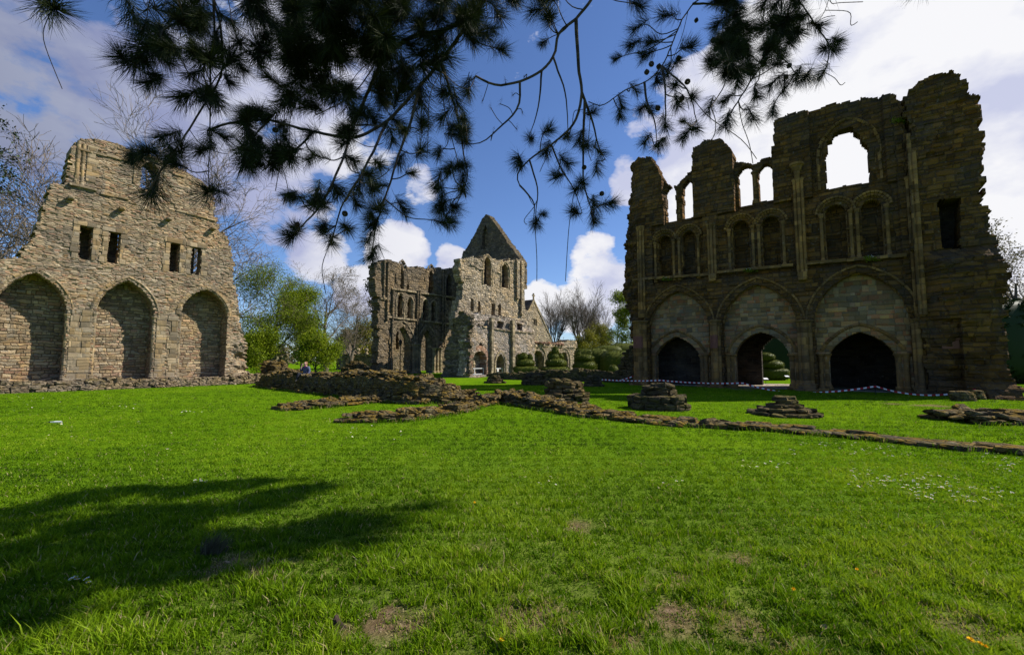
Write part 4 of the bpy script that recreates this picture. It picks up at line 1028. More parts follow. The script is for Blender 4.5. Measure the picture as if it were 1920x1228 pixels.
# ------------------------------------------------------------------ low ruins on the lawn
def pathpx(pts, shift=0.0):
    return [G(x, y) + np.array([S_DIR[0] * shift, S_DIR[1] * shift, 0]) for x, y in pts]
lowwall('rubble_mound', FOOT, 'long waist high mound of tumbled stone courses with a person on top', pathpx([(470, 726), (500, 729), (560, 736), (600, 740), (640, 745), (690, 753), (740, 758), (790, 758), (835, 753)], 1.25),
        [(2.0, .95), (2.3, 1.15), (2.4, 1.0), (2.4, 1.05), (2.4, 1.25), (2.4, 1.15), (2.2, 1.0), (1.9, .65), (1.5, .3)], 1, .5, .13, loose=1.0, taper=.62)
lowwall('footing_spur', FOOT, 'thin low footing in front of the rubble mound, pointing left', pathpx([(533, 768), (600, 763), (680, 755), (760, 751), (832, 751)]), [(.9, .16), (1.1, .24), (.9, .22), (.9, .24), (1.3, .32)], 2, .42, .10, loose=.6)
lowwall('footing_spur', FOOT, 'nearest short footing with big square mossy end blocks', pathpx([(668, 788), (740, 787), (830, 776), (890, 762), (915, 757)]), [(1.0, .19), (1.15, .21), (1.0, .19), (.9, .23), (1.0, .28)], 3, .42, .11, loose=.7)
lowwall('footing_wall', FOOT, 'long low mossy footing running across the lawn to the right edge', pathpx([(908, 756), (945, 753), (985, 758), (1040, 767), (1120, 779), (1200, 789), (1300, 797), (1400, 802), (1500, 809), (1600, 819), (1700, 829), (1800, 839), (1920, 850), (2200, 874)]),
        [(.9, .28), (1.3, .46), (1.5, .4), (1.4, .3), (1.2, .16), (.95, .10), (.9, .09), (.85, .085), (.8, .08), (.8, .08), (.8, .08), (.8, .08), (.8, .08), (.8, .08)], 4, .42, .09, loose=.55)
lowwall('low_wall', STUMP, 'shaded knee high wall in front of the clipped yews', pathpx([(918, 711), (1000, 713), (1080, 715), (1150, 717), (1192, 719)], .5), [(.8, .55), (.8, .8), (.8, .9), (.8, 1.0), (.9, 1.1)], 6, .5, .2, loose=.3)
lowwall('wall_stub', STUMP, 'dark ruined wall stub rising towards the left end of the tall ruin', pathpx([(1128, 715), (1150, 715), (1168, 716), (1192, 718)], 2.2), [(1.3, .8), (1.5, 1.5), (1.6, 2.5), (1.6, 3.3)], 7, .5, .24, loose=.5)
lowwall('broken_wall_end', FOOT, 'grey rubble heap just beyond the right end of the three arched ruin', pathpx([(474, 717), (492, 717), (506, 719)], 1.0), [(1.5, 1.9), (1.5, 1.8), (1.3, .9)], 8, .4, .14, loose=.4)
lowwall('paved_footing', FOOT, 'broad flat mossy footing block at the right edge below the tall ruin', pathpx([(1800, 792), (1860, 791), (1940, 792), (2080, 795)], .3), [(1.5, .22), (1.9, .25), (1.9, .25), (1.9, .25)], 9, .42, .085, loose=.5)
stump('pier_stump', 'small low stump in front of the red arch of the gabled ruin', 908, 947, 719, 707, [(1, .3), (.72, .35), (.42, .35)], 1)
stump('pier_stump', 'drum shaped stump in sunlight before the clipped yews', 979, 1028, 722, 703, [(1, .3), (.98, .2), (.82, .2), (.8, .3)], 2)
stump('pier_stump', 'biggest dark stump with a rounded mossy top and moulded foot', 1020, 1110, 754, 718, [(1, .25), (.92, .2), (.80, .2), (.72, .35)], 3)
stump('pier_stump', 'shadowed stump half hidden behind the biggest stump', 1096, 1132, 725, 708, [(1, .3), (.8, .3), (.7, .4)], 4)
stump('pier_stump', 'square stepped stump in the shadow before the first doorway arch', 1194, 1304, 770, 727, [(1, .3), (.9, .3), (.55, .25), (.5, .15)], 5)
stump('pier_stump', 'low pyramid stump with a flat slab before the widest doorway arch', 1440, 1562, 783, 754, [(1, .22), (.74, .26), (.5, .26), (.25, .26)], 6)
stump('rubble_stump', 'weathered pyramid of stones standing behind the rubble mound', 628, 690, 704, 679, [(1, .3), (.85, .3), (.6, .25), (.4, .15)], 7, FOOT, group=None)
mb = MB(); p = G(689, 703); lathe(mb, p[:2], [(.16, 0), (.15, .8), (.13, 1.0), (0, 1.02)], 8); tag(mb.build('stone_post', DRESS_C), 'short pale stone post beside the pyramid of stones', 'post')

# ------------------------------------------------------------------ ground
SOIL = [(1350, 1145, .34, .95), (1300, 1105, .2, .8), (1700, 1062, .28, .8), (1660, 1055, .2, .7), (1095, 988, .16, 1.0), (775, 1165, .16, .75), (725, 1170, .16, .8), (1385, 1050, .16, .9), (1600, 978, .16, .8), (895, 1035, .10, .8), (920, 1075, .14, .7), (450, 1062, .25, .55), (520, 1070, .2, .5), (630, 1190, .14, .9), (1880, 1205, .3, .7), (1760, 1150, .3, .8), (1240, 1110, .2, .7), (1150, 1170, .22, .6), (1500, 1195, .25, .5), (1010, 1160, .2, .5),
        (840, 757, .7, 1.2), (870, 758, .8, 1.2), (1680, 757, .6, 1.2), (1740, 760, .7, 1.3), (1440, 727, 1.6, 1.3), (1400, 729, 1.5, 1.2), (1490, 727, 1.5, 1.1), (890, 707, 1.6, 1.3), (905, 706, 1.4, 1.2)]
SOILG = [(G(x, y)[:2], r, a) for x, y, r, a in SOIL]
def gz_(x, y):
    f = np.exp(-((np.hypot(x, y)) / 14.0) ** 2)
    return ((fbm(x * .55, y * .55, 201) - .5) * .10 + (fbm(x * 2.2, y * 2.2, 202) - .5) * .05) * f
def soil_(x, y):
    s = np.zeros_like(x)
    for (c, r, a) in SOILG: s = np.maximum(s, a * np.exp(-((x - c[0]) ** 2 + ((y - c[1]) / 1.15) ** 2) / (r * r)))
    near = np.exp(-(np.hypot(x, y) / 4.2) ** 2)
    base = near * .62
    n = fbm(x * 3.1, y * 3.1, 203, 5)
    far = np.hypot(x, y) > 7
    f2 = fbm(x * 11, y * 11, 204, 3)
    return np.clip((s * .78 + base * .5 + (n - .5) * 1.7 + (f2 - .5) * 1.1 - .50) * 2.6, 0, 1) * np.clip(s * 3 + near * .9, 0, 1) * np.where(far, 1, .85)
t = np.linspace(-1, 1, 361)
xs = np.sinh(t * 5.6) / math.sinh(5.6) * 900
ys = np.sinh(np.linspace(-.75, 1, 361) * 5.6) / math.sinh(5.6) * 900 + 4
X, Y = np.meshgrid(xs, ys, indexing='ij')
idx = np.arange(361 * 361).reshape(361, 361)
mb = MB(); mb.add(np.stack([X, Y, gz_(X, Y)], -1).reshape(-1, 3), np.stack([idx[:-1, :-1], idx[1:, :-1], idx[1:, 1:], idx[:-1, 1:]], -1).reshape(-1, 4))
m, nt, b = mat('lawn_turf')
at = nd(nt, 'ShaderNodeAttribute', attribute_name='soil'); tc = nd(nt, 'ShaderNodeTexCoord')
n1 = nd(nt, 'ShaderNodeTexNoise', i_Scale=.35, i_Detail=6.0, i_Roughness=.65); lk(nt, tc.outputs['Object'], n1.inputs['Vector'])
n2 = nd(nt, 'ShaderNodeTexNoise', i_Scale=14.0, i_Detail=6.0, i_Roughness=.75); lk(nt, tc.outputs['Object'], n2.inputs['Vector'])
n3 = nd(nt, 'ShaderNodeTexNoise', i_Scale=2.4, i_Detail=5.0, i_Roughness=.7); lk(nt, tc.outputs['Object'], n3.inputs['Vector'])
gsum = mth(nt, 'ADD', mth(nt, 'MULTIPLY', n1.outputs[0], .45), mth(nt, 'ADD', mth(nt, 'MULTIPLY', n2.outputs[0], .35), mth(nt, 'MULTIPLY', n3.outputs[0], .2)))
gc = ramp(nt, gsum, [(.36, (.048, .108, .004)), (.50, (.094, .184, .005)), (.64, (.158, .252, .008))])
scol = ramp(nt, n2.outputs[0], [(.3, (.055, .036, .02)), (.5, (.16, .105, .06)), (.68, (.27, .19, .12))])
lk(nt, mixc(nt, at.outputs['Fac'], gc, scol), b.inputs['Base Color']); b.inputs['Roughness'].default_value = 1.0; b.inputs['Specular IOR Level'].default_value = 0
bp = nd(nt, 'ShaderNodeBump', i_Strength=.9, i_Distance=.05); lk(nt, n2.outputs[0], bp.inputs['Height']); lk(nt, bp.outputs[0], b.inputs['Normal'])
ground = mb.build('lawn', m, smooth=True); tag(ground, kind='structure')
near2 = np.exp(-(np.hypot(X, Y) / 5.5) ** 2)
a = ground.data.attributes.new('soil', 'FLOAT', 'POINT'); a.data.foreach_set('value', np.clip(soil_(X, Y) + .42 * near2, 0, 1).astype(np.float32).ravel())

# paved floor of the undercroft and the garden path behind
FLOORM = stone_mat('worn_flagstones', [(.40, .33, .26), (.34, .28, .22), (.45, .37, .29)], .6, .6, .03, .4, stain=.3)
mb = MB(); p = [PR.world(uA + .3, .5, .012), PR.world(uB - .3, .5, .012), PR.world(uB - .3, DB + .6, .012), PR.world(uA + .3, DB + .6, .012)]
mb.add(p, [(0, 1, 2, 3)]); tag(mb.build('undercroft_paving', FLOORM), kind='structure')
mb = MB(); p = [PR.world(PR.px(1405, 727, DB)[0], DB + .62, .016), PR.world(PR.px(1500, 727, DB)[0] + 4, DB + .62, .016), PR.world(PR.px(1500, 720, DB)[0] + 8, DB + 4.4, .016), PR.world(PR.px(1405, 727, DB)[0] - 1, DB + 1.9, .016)]
mb.add(p, [(0, 1, 2, 3)]); tag(mb.build('garden_path', FLOORM), kind='structure')

# ------------------------------------------------------------------ grass blades
GRASS = leaf_mat('grass_blades', [(0, (.030, .068, .004)), (.35, (.082, .168, .004)), (.7, (.172, .282, .006)), (.93, (.265, .36, .02)), (.97, (.36, .29, .13)), (1, (.44, .37, .20))], .40, .5, .06)
def blades(N, y0, y1, seed, hmul, wmul):
    r = np.random.default_rng(seed)
    y = y0 * np.exp(r.random(N) * math.log(y1 / y0))
    x = (r.random(N) * 2 - 1) * 1.36 * y + r.normal(0, .2, N)
    c = r.random(N) < .6        # most blades stand in little clumps
    cl = .05 + .012 * y
    gx, gy = np.floor(x / cl), np.floor(y / cl)
    x = np.where(c, (gx + h2(gx, gy, 1)) * cl + r.normal(0, .28, N) * cl, x); y = np.where(c, (gy + h2(gx, gy, 2)) * cl + r.normal(0, .28, N) * cl, y)
    s = soil_(x, y)
    near2 = np.exp(-(y / 6.0) ** 2); gap = np.clip((.47 - fbm(x * 6.5, y * 6.5, 215, 3)) * 6, 0, 1) * near2
    keep = r.random(N) > np.maximum(s * .72, gap * .72)
    x, y = x[keep], y[keep]; n = len(x); s = s[keep]
    big = fbm(x * .9, y * .9, 210); mid = fbm(x * 3.7, y * 3.7, 211)
    near = np.exp(-(y / 5.2) ** 2)
    h = (.018 + .022 * r.random(n)) * (.62 + 1.6 * near * np.clip((mid - .32) * 4.2, .08, 2.1) + .3 * big) * hmul
    h *= np.where(r.random(n) < .03, 1.7, 1) * (1 - .5 * np.clip(s * 2, 0, 1))
    wd = (.0018 + .0014 * r.random(n)) * wmul * (1 + y / 5.5)
    a = r.random(n) * 6.283; cx, cy = np.cos(a), np.sin(a)
    ln = h * (.25 + .75 * r.random(n)); b_ = r.random(n) * 6.283
    lx, ly = np.cos(b_) * ln, np.sin(b_) * ln
    z = gz_(x, y) - .004
    def P(f, g, sgn, ww): return np.stack([x + lx * f + sgn * cx * ww, y + ly * f + sgn * cy * ww, z + h * g], 1)
    V = np.stack([P(0, 0, -1, wd), P(0, 0, 1, wd), P(.35, .62, -1, wd * .8), P(.35, .62, 1, wd * .8), P(1, 1, 0, wd)], 1).reshape(-1, 3)
    k = np.arange(n) * 5
    tint = np.clip(-.12 + .75 * fbm(x * .55, y * .55, 212) + .5 * fbm(x * .17, y * .17, 214) + .75 * (mid - .5) + r.normal(0, .15, n), 0, .93)
    dry = r.random(n) < .018 + .42 * np.clip(s * 2, 0, 1) + .05 * near
    tint = np.where(dry, r.uniform(.95, 1, n), tint)
    mb = MB(); mb.v.append(V); mb.n = len(V)
    mb.q.append(np.stack([k, k + 1, k + 3, k + 2], 1)); mb.tq.append(tint)
    mb.t.append(np.stack([k + 2, k + 3, k + 4], 1)); mb.tt.append(tint)
    return mb
def edge_blades():
    """uncut grass against the stones of the footings"""
    r = np.random.default_rng(3); X_, Y_ = [], []
    for nm, Q in WALLP:
        for i in range(len(Q)):
            x, y, w, h = Q[i]
            if y > 36 or math.hypot(x, y) > 34: continue
            a = Q[min(i + 1, len(Q) - 1)] - Q[max(i - 1, 0)]; L = math.hypot(a[0], a[1]) + 1e-6; nx, ny = -a[1] / L, a[0] / L
            for sg in (-1, 1):
                if r.random() < .25: continue
                m = int(r.integers(20, 90)); t_ = r.normal(0, .2, m); o_ = sg * (w * .5 + r.normal(.02, .07, m))
                X_.append(x + nx * o_ + a[0] / L * t_); Y_.append(y + ny * o_ + a[1] / L * t_)
    x, y = np.concatenate(X_), np.concatenate(Y_); n = len(x)
    h = r.uniform(.05, .15, n); wd = .0035 * (1 + y / 9); a = r.random(n) * 6.283; cx, cy = np.cos(a), np.sin(a); b_ = r.random(n) * 6.283; ln = h * r.uniform(.2, .9, n); lx, ly = np.cos(b_) * ln, np.sin(b_) * ln; z = gz_(x, y) - .005
    def P(f, g, sgn, ww): return np.stack([x + lx * f + sgn * cx * ww, y + ly * f + sgn * cy * ww, z + h * g], 1)
    V = np.stack([P(0, 0, -1, wd), P(0, 0, 1, wd), P(.35, .62, -1, wd * .8), P(.35, .62, 1, wd * .8), P(1, 1, 0, wd)], 1).reshape(-1, 3); k = np.arange(n) * 5
    t_ = np.clip(r.normal(.4, .2, n), 0, .93); t_ = np.where(r.random(n) < .1, .97, t_)
    mb = MB(); mb.v.append(V); mb.n = len(V); mb.q.append(np.stack([k, k + 1, k + 3, k + 2], 1)); mb.tq.append(t_); mb.t.append(np.stack([k + 2, k + 3, k + 4], 1)); mb.tt.append(t_)
    return mb
tag(edge_blades().build('uncut_grass', GRASS), kind='stuff')
tag(blades(640000, 2.1, 30, 1, 1.0, 1.0).build('grass', GRASS), kind='stuff')

# ------------------------------------------------------------------ flowers and small things in the grass
mb = MB(); n = 11
v = [(0, 0, .030)]
for i in range(n):
    a = i / n * 6.283; v += [(.006 * math.cos(a), .006 * math.sin(a), .030), (.014 * math.cos(a - .2), .014 * math.sin(a - .2), .0335), (.014 * math.cos(a + .2), .014 * math.sin(a + .2), .0335)]
mb.add(v, None, [(1 + 3 * i, 2 + 3 * i, 3 + 3 * i) for i in range(n)], tint=.9)
mb.add([(.007 * math.cos(i / 6 * 6.283), .007 * math.sin(i / 6 * 6.283), .0315) for i in range(6)] + [(0, 0, .036)], None, [(i, (i + 1) % 6, 6) for i in range(6)], tint=.1)
mb.add([(-.0012, 0, 0), (.0012, 0, 0), (.001, 0, .031), (-.001, 0, .031)], [(0, 1, 2, 3)], tint=.0)
m, nt, b = mat('daisy'); at = nd(nt, 'ShaderNodeAttribute', attribute_name='tint')
lk(nt, ramp(nt, at.outputs['Fac'], [(0, (.06, .15, .02)), (.05, (.06, .15, .02)), (.06, (.7, .45, .02)), (.3, (.7, .45, .02)), (.31, (.80, .80, .80))], 'CONSTANT'), b.inputs['Base Color'])
DAISY = mb.build('daisy', m)
r = np.random.default_rng(55); dpos = []
for n, x0, x1, y0, y1 in ((75, 1590, 1800, 882, 925), (45, 1700, 1900, 910, 950), (50, 1480, 1720, 832, 858), (22, 1840, 1920, 850, 900), (18, 1380, 1500, 868, 880), (9, 1220, 1285, 905, 922), (7, 985, 1060, 893, 918), (16, 0, 160, 742, 772), (9, 215, 262, 759, 768), (9, 335, 392, 768, 775), (7, 362, 394, 900, 914), (5, 130, 166, 1096, 1112), (16, 560, 760, 786, 830), (8, 60, 400, 790, 850), (6, 640, 700, 800, 812)):
    for i in range(n):
        u, v_ = r.random(), r.random()
        dpos.append(G(x0 + (x1 - x0) * u, y0 + (y1 - y0) * (.75 * v_ + .25 * (u if x0 > 1500 else v_))))
for i, p in enumerate(dpos):
    o = DAISY if i == 0 else DAISY.copy()
    if i: COL.objects.link(o)
    z = float(gz_(np.array([p[0]]), np.array([p[1]]))[0]); o.location = (p[0], p[1], z + .004)
    k_ = r.uniform(.95, 1.35) * (1 + max(0, p[1] - 8) * .03); o.scale = (k_, k_, 1.15); o.rotation_euler = (r.normal(0, .25), r.normal(0, .25), r.uniform(0, 6))
    tag(o, 'small white daisy growing in the short lawn', 'daisy', 'daisies scattered over the lawn')
mb = MB()
for k_ in range(3):
    for i in range(16):
        a = i / 16 * 6.283 + k_ * .2; rr = .019 - .005 * k_
        mb.add([(0, 0, .04), (rr * math.cos(a - .16), rr * math.sin(a - .16), .042 + .006 * k_), (rr * math.cos(a + .16), rr * math.sin(a + .16), .042 + .006 * k_)], None, [(0, 1, 2)], tint=.4 + .2 * k_)
mb.add([(-.002, 0, 0), (.002, 0, 0), (.0015, 0, .04), (-.0015, 0, .04)], [(0, 1, 2, 3)], tint=.0)
m, nt, b = mat('dandelion'); at = nd(nt, 'ShaderNodeAttribute', attribute_name='tint')
lk(nt, ramp(nt, at.outputs['Fac'], [(0, (.06, .15, .02)), (.3, (.75, .42, .01))], 'CONSTANT'), b.inputs['Base Color'])
DAND = mb.build('dandelion', m)
for i, ((x, y), lab) in enumerate([((1815, 1203), 'yellow dandelion at the back of the row of three near the lower corner'), ((1832, 1214), 'middle yellow dandelion of the row of three near the lower corner'), ((1848, 1224), 'front yellow dandelion of the row of three near the lower corner'), ((940, 1221), 'lone yellow dandelion at the bottom edge of the lawn'), ((1612, 1076), 'small yellow dandelion beside the bare patch on the right lawn'), ((1490, 1114), 'small yellow dandelion behind the widest bare earth patch'), ((890, 956), 'tiny yellow dandelion right of the tree shadow')]):
    o = DAND if i == 0 else DAND.copy()
    if i: COL.objects.link(o)
    p = G(x, y); o.location = (p[0], p[1], float(gz_(p[:1], p[1:2])[0]) + .015); k_ = 1.0 if y > 1150 else .75; o.scale = (k_, k_, 1); o.rotation_euler = (.35, .1, i)
    tag(o, lab, 'dandelion', 'dandelions in the lawn')
LEAFM = plain('dry_leaf', (.34, .24, .14), .7, .3, 30)
def leaflet(x, y, s, lab, col=None, k=0):
    p = G(x, y); mb = MB(); n = 6; v = []
    for i in range(n + 1):
        t_ = i / n; w_ = s * .34 * math.sin(math.pi * (.08 + .88 * t_)); v += [(-w_, s * (t_ - .5), .012 + .5 * s * (t_ - .5) ** 2 + .006), (0, s * (t_ - .5), .006 + .5 * s * (t_ - .5) ** 2), (w_, s * (t_ - .5), .02)]
    mb.add(v, [(3 * i + j, 3 * i + j + 1, 3 * i + 4 + j, 3 * i + 3 + j) for i in range(n) for j in range(2)])
    o = mb.build('fallen_leaf', col or LEAFM); o.location = (p[0], p[1], float(gz_(p[:1], p[1:2])[0]) + .012); o.rotation_euler = (.3, .2, k * 1.7)
    return tag(o, lab, 'leaf', 'fallen leaves in the grass')
leaflet(425, 1064, .05, 'pale rounded dry leaf just below the dull needle tuft', k=1)
leaflet(427, 1035, .07, 'curled brown dry leaf at the foot of the dull needle tuft', plain('brown_leaf', (.16, .11, .08), .6, .3, 30), 2)
leaflet(1545, 1180, .05, 'pale dry leaf lying by the bare patch near the lower right', k=3)
leaflet(1680, 1052, .045, 'light brown leaf on the bare patch of the right lawn', k=4)
leaflet(172, 828, .09, 'pale leaf on the open lawn before the three arched ruin', plain('pale_leaf', (.5, .46, .34), .6, .2, 30), 5)
leaflet(756, 903, .06, 'small tan leaf beyond the tip of the tree shadow', k=6)
# scrap of litter
p = G(106, 796); mb = MB(); lathe(mb, (0, 0), [(.035, -.14), (.04, .05), (.028, .10), (.02, .14), (.02, .18), (0, .18)], 10)
lit = mb.build('litter_bottle', plain('white_plastic', (.72, .72, .70), .3, .05, 5, .5)); lit.location = (p[0], p[1], .07); lit.rotation_euler = (math.pi / 2, 0, R(-80)); lit.scale = (.65, .65, .8); tag(lit, 'small crushed white plastic bottle lying on the lawn', 'bottle')
mb = MB(); lathe(mb, (0, 0), [(.024, .17), (.024, .22), (0, .222)], 10); mb.build('cap', plain('dark_cap', (.03, .03, .035), .4, .1, 5), lit)
# grey tuft of dead needles
p = G(395, 1042); r = np.random.default_rng(5); mb = MB()
for i in range(260):
    a = r.normal(.45, .42); L = r.uniform(.12, .24); d = np.array([math.sin(a) * .8, r.normal(0, .22), math.cos(a)]); d /= np.linalg.norm(d)
    b0 = np.array([r.normal(0, .05), r.normal(0, .03), 0]); pt = b0 + d * L + np.array([.03, 0, -.015]); sd_ = np.array([.0016, .0007, 0]); md = b0 + d * L * .55
    mb.add([b0 - sd_, b0 + sd_, md + sd_, md - sd_, pt], [(0, 1, 2, 3)], [(3, 2, 4)], tint=r.uniform(.2, .9))
o = mb.build('needle_spray', plain('grey_dead_needles', (.075, .072, .045), .95, .3, 20, spec=.02, attr=True)); o.location = (p[0], p[1], .0); tag(o, 'dull grey spray of dead pine needles standing up in the shaded grass', 'needle spray')
# bit of bark near the bottom edge
p = G(632, 1182); mb = MB(); rocks(mb, [(0, 0, .035), (.02, .01, .03)], [(.012, .02, .055), (.014, .01, .04)], [0, .8], [(.2, .1), (.5, -.2)], 3, .3)
o = mb.build('bark_piece', plain('dark_bark_piece', (.045, .03, .022), .9, .4, 40)); o.location = (p[0], p[1], 0); tag(o, 'dark splinter of bark sticking up from the bare earth at the bottom', 'bark')
# ------------------------------------------------------------------ trees
def tubes(mb, segs, n=5, k=0):
    if not len(segs): return
    S = np.array([np.r_[a, b, r0, r1] for a, b, r0, r1 in segs])
    A, B, r0, r1 = S[:, :3], S[:, 3:6], S[:, 6], S[:, 7]
    d = B - A; L = np.linalg.norm(d, axis=1)[:, None] + 1e-9; d = d / L
    up = np.where(np.abs(d[:, 2:3]) > .9, [[1., 0, 0]], [[0, 0, 1.]])
    x = np.cross(up, d); x /= np.linalg.norm(x, axis=1)[:, None] + 1e-9; y = np.cross(d, x)
    a = np.arange(n) / n * 2 * math.pi
    ring = x[:, None] * np.cos(a)[None, :, None] + y[:, None] * np.sin(a)[None, :, None]
    V = np.concatenate([A[:, None] + ring * r0[:, None, None], B[:, None] + ring * r1[:, None, None]], 1)
    j = np.arange(n); q = np.stack([j, (j + 1) % n, n + (j + 1) % n, n + j], 1)
    Q = (q[None] + (np.arange(len(S)) * 2 * n)[:, None, None]).reshape(-1, 4)
    mb.add(V.reshape(-1, 3), Q, tint=np.repeat(h2(np.arange(len(S)), np.full(len(S), k), 5), n))

BARK = plain('grey_brown_bark', (.115, .095, .075), .9, .35, 6, attr=True)
BARK_D = plain('dark_bark', (.055, .045, .038), .9, .35, 6, attr=True)
TWIG = plain('pale_twigs', (.15, .12, .09), .9, .2, 4, attr=True)
TWIG_B = plain('brown_twigs', (.13, .10, .075), .9, .2, 4, attr=True)

class Grow:
    def __init__(s, seed, kids, shrink, ang, trop, wob, lens, minr=.012, first=.35):
        s.r = random.Random(seed); s.segs = {}; s.tips = []
        s.kids, s.shrink, s.ang, s.trop, s.wob, s.lens, s.minr, s.first = kids, shrink, ang, trop, wob, lens, minr, first
    def go(s, p, d, L, rad, lev):
        n = 5 if lev < 2 else 4 if lev < 3 else 3
        q = p; r0 = rad
        for i in range(n):
            d = d + Vector((s.r.gauss(0, s.wob[lev]), s.r.gauss(0, s.wob[lev]), s.r.gauss(0, s.wob[lev]) + s.trop[lev])); d.normalize()
            e = q + d * (L / n); r1 = max(s.minr * .6, rad * (1 - .8 * (i + 1) / n))
            s.segs.setdefault(lev, []).append((tuple(q), tuple(e), max(r0, s.minr * .6), r1))
            if lev + 1 < len(s.lens) and (i + 1) / n > (s.first if lev == 0 else .2):
                k = s.kids[lev]; k = int(k) + (1 if s.r.random() < k - int(k) else 0)
                for _ in range(k):
                    ax = d.orthogonal(); ax.rotate(Quaternion(d, s.r.uniform(0, 6.283)))
                    c = d.copy(); c.rotate(Quaternion(ax, s.r.uniform(*s.ang[lev])))
                    s.go(e, c, s.lens[lev + 1] * s.r.uniform(.6, 1.15) * (1 - .35 * i / n), max(s.minr, r1 * s.shrink), lev + 1)
            q, r0 = e, r1
        if lev == len(s.lens) - 1: s.tips.append((tuple(q), tuple(d)))

def leaves(mb, pts, n, size, spread, seed, squash=.8, tintc=None):
    r = np.random.default_rng(seed)
    P = np.array(pts); P = P[r.integers(0, len(P), n)] + r.normal(0, spread, (n, 3)) * [1, 1, squash]
    a = r.normal(0, 1, (n, 3)); a /= np.linalg.norm(a, axis=1)[:, None]
    b = np.cross(a, r.normal(0, 1, (n, 3))); b /= np.linalg.norm(b, axis=1)[:, None]
    s = size * r.uniform(.6, 1.3, n)[:, None]
    V = np.stack([P - a * s, P + b * s * .55, P + a * s, P - b * s * .55], 1).reshape(-1, 3)
    t = np.clip(r.normal(.5, .22, n) + .5 * (fbm(P[:, 0] * .7 + P[:, 2] * .5, P[:, 1] * .7 + P[:, 2] * .6, seed) - .5), 0, 1)
    mb.add(V, (np.arange(n)[:, None] * 4 + np.arange(4)[None]), tint=t)

LEAF_G = leaf_mat('spring_leaves', [(0, (.060, .095, .008)), (.5, (.145, .20, .012)), (1, (.25, .30, .02))], .35)
LEAF_B = leaf_mat('bright_new_leaves', [(0, (.065, .10, .006)), (.5, (.165, .225, .010)), (1, (.28, .32, .015))], .35)
LEAF_Y = leaf_mat('yellow_green_leaves', [(0, (.10, .10, .012)), (.5, (.20, .19, .02)), (1, (.32, .29, .04))], .3)
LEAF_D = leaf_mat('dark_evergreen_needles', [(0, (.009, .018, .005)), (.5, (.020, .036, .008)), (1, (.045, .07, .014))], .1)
LEAF_Y2 = leaf_mat('clipped_yew_leaves', [(0, (.030, .042, .006)), (.5, (.085, .098, .010)), (1, (.16, .165, .022))], .15)
LEAF_BR = leaf_mat('brown_bud_leaves', [(0, (.10, .08, .045)), (.5, (.17, .14, .08)), (1, (.25, .21, .12))], .2)

def tree(name, label, loc, h, seed, style, group=None, leaf=None, nleaf=0, lsize=.12, lspread=.3, bark=BARK, twig=TWIG, lean=(0, 0), cat='tree', scale=1.0):
    P = dict(
        bare=dict(kids=[1.6, 1.6, 1.7, 1.5], shrink=.68, ang=[(.45, .95), (.4, .9), (.4, .9), (.4, .9)], trop=[.03, .05, .05, .04, .02], wob=[.10, .15, .17, .18, .2], lens=[h * .62, h * .40, h * .22, h * .12, h * .065], minr=.021, first=.3),
        mop=dict(kids=[3.2, 2.0, 2.0, 1.7], shrink=.72, ang=[(.15, .62), (.15, .5), (.2, .6), (.2, .6)], trop=[.0, .10, .08, .05, .03], wob=[.06, .08, .10, .12, .14], lens=[h * .26, h * .55, h * .24, h * .13, h * .07], minr=.016, first=.5),
        broad=dict(kids=[1.9, 1.7, 1.8, 1.3], shrink=.6, ang=[(.5, 1.0), (.4, .9), (.4, .9), (.4, .9)], trop=[.03, .06, .05, .03, .0], wob=[.08, .14, .17, .2, .2], lens=[h * .66, h * .42, h * .22, h * .11, h * .05], minr=.016, first=.12),
        tall=dict(kids=[2.0, 1.8, 1.6, 1.2], shrink=.5, ang=[(.5, .9), (.4, .8), (.4, .8), (.4, .9)], trop=[.05, .09, .06, .03, .0], wob=[.03, .10, .14, .2, .2], lens=[h * .95, h * .26, h * .13, h * .08, h * .04], minr=.016, first=.2),
        umbrella=dict(kids=[3.0, 1.9, 1.7, 1.2], shrink=.5, ang=[(.8, 1.3), (.4, .8), (.4, .8), (.4, .9)], trop=[.05, .03, .03, .02, .0], wob=[.03, .10, .14, .2, .2], lens=[h * .95, h * .24, h * .12, h * .07, h * .04], minr=.016, first=.74),
    )[style]
    g = Grow(seed, **P)
    d = Vector((lean[0], lean[1], 1)).normalized()
    g.go(Vector((0, 0, -.1)), d, P['lens'][0], h * (.026 if style != 'tall' else .016), 0)
    e = empty(name, label, cat, loc, group=group)
    mb = MB(); tubes(mb, g.segs[0] + g.segs.get(1, []), 8, seed); mb.build('trunk', bark, e, smooth=True)
    mb = MB()
    for l, s in g.segs.items():
        if l >= 2: tubes(mb, s, 5 if l == 2 else 3, seed + l)
    mb.build('crown', twig, e)
    if nleaf:
        pts = [s[1] for l in g.segs if l >= 3 for s in g.segs[l]]
        mb = MB(); leaves(mb, pts, nleaf, lsize, lspread, seed); mb.build('foliage', leaf, e)
    return e
GB = 'bare trees behind the three arched ruin'
def gp(x, Y, base=0): p = AT(x, 676, Y); return (p[0], Y, base)
tree('bare_tree', 'big leaning bare tree behind the high shoulder of the three arched ruin', gp(100, 33), 21, 3, 'bare', GB, lean=(-.25, .1))
tree('bare_tree', 'bare tree beyond the sloping end of the three arched ruin', gp(-90, 33), 19, 4, 'bare', GB)
tree('bare_tree', 'bare tree showing above the flat top of the three arched ruin', gp(205, 42), 31, 8, 'bare', GB)
tree('bare_tree', 'bare tree seen through the upper window of the three arched ruin', gp(330, 44), 24, 6, 'bare', GB)
tree('bare_tree', 'low bare tree peeping out on the pine side of the three arched ruin', gp(400, 46), 17.5, 12, 'bare', GB)
tree('thicket_tree', 'dense twiggy bare thicket low at the left edge', gp(20, 40), 15, 9, 'bare', None, twig=TWIG_B)
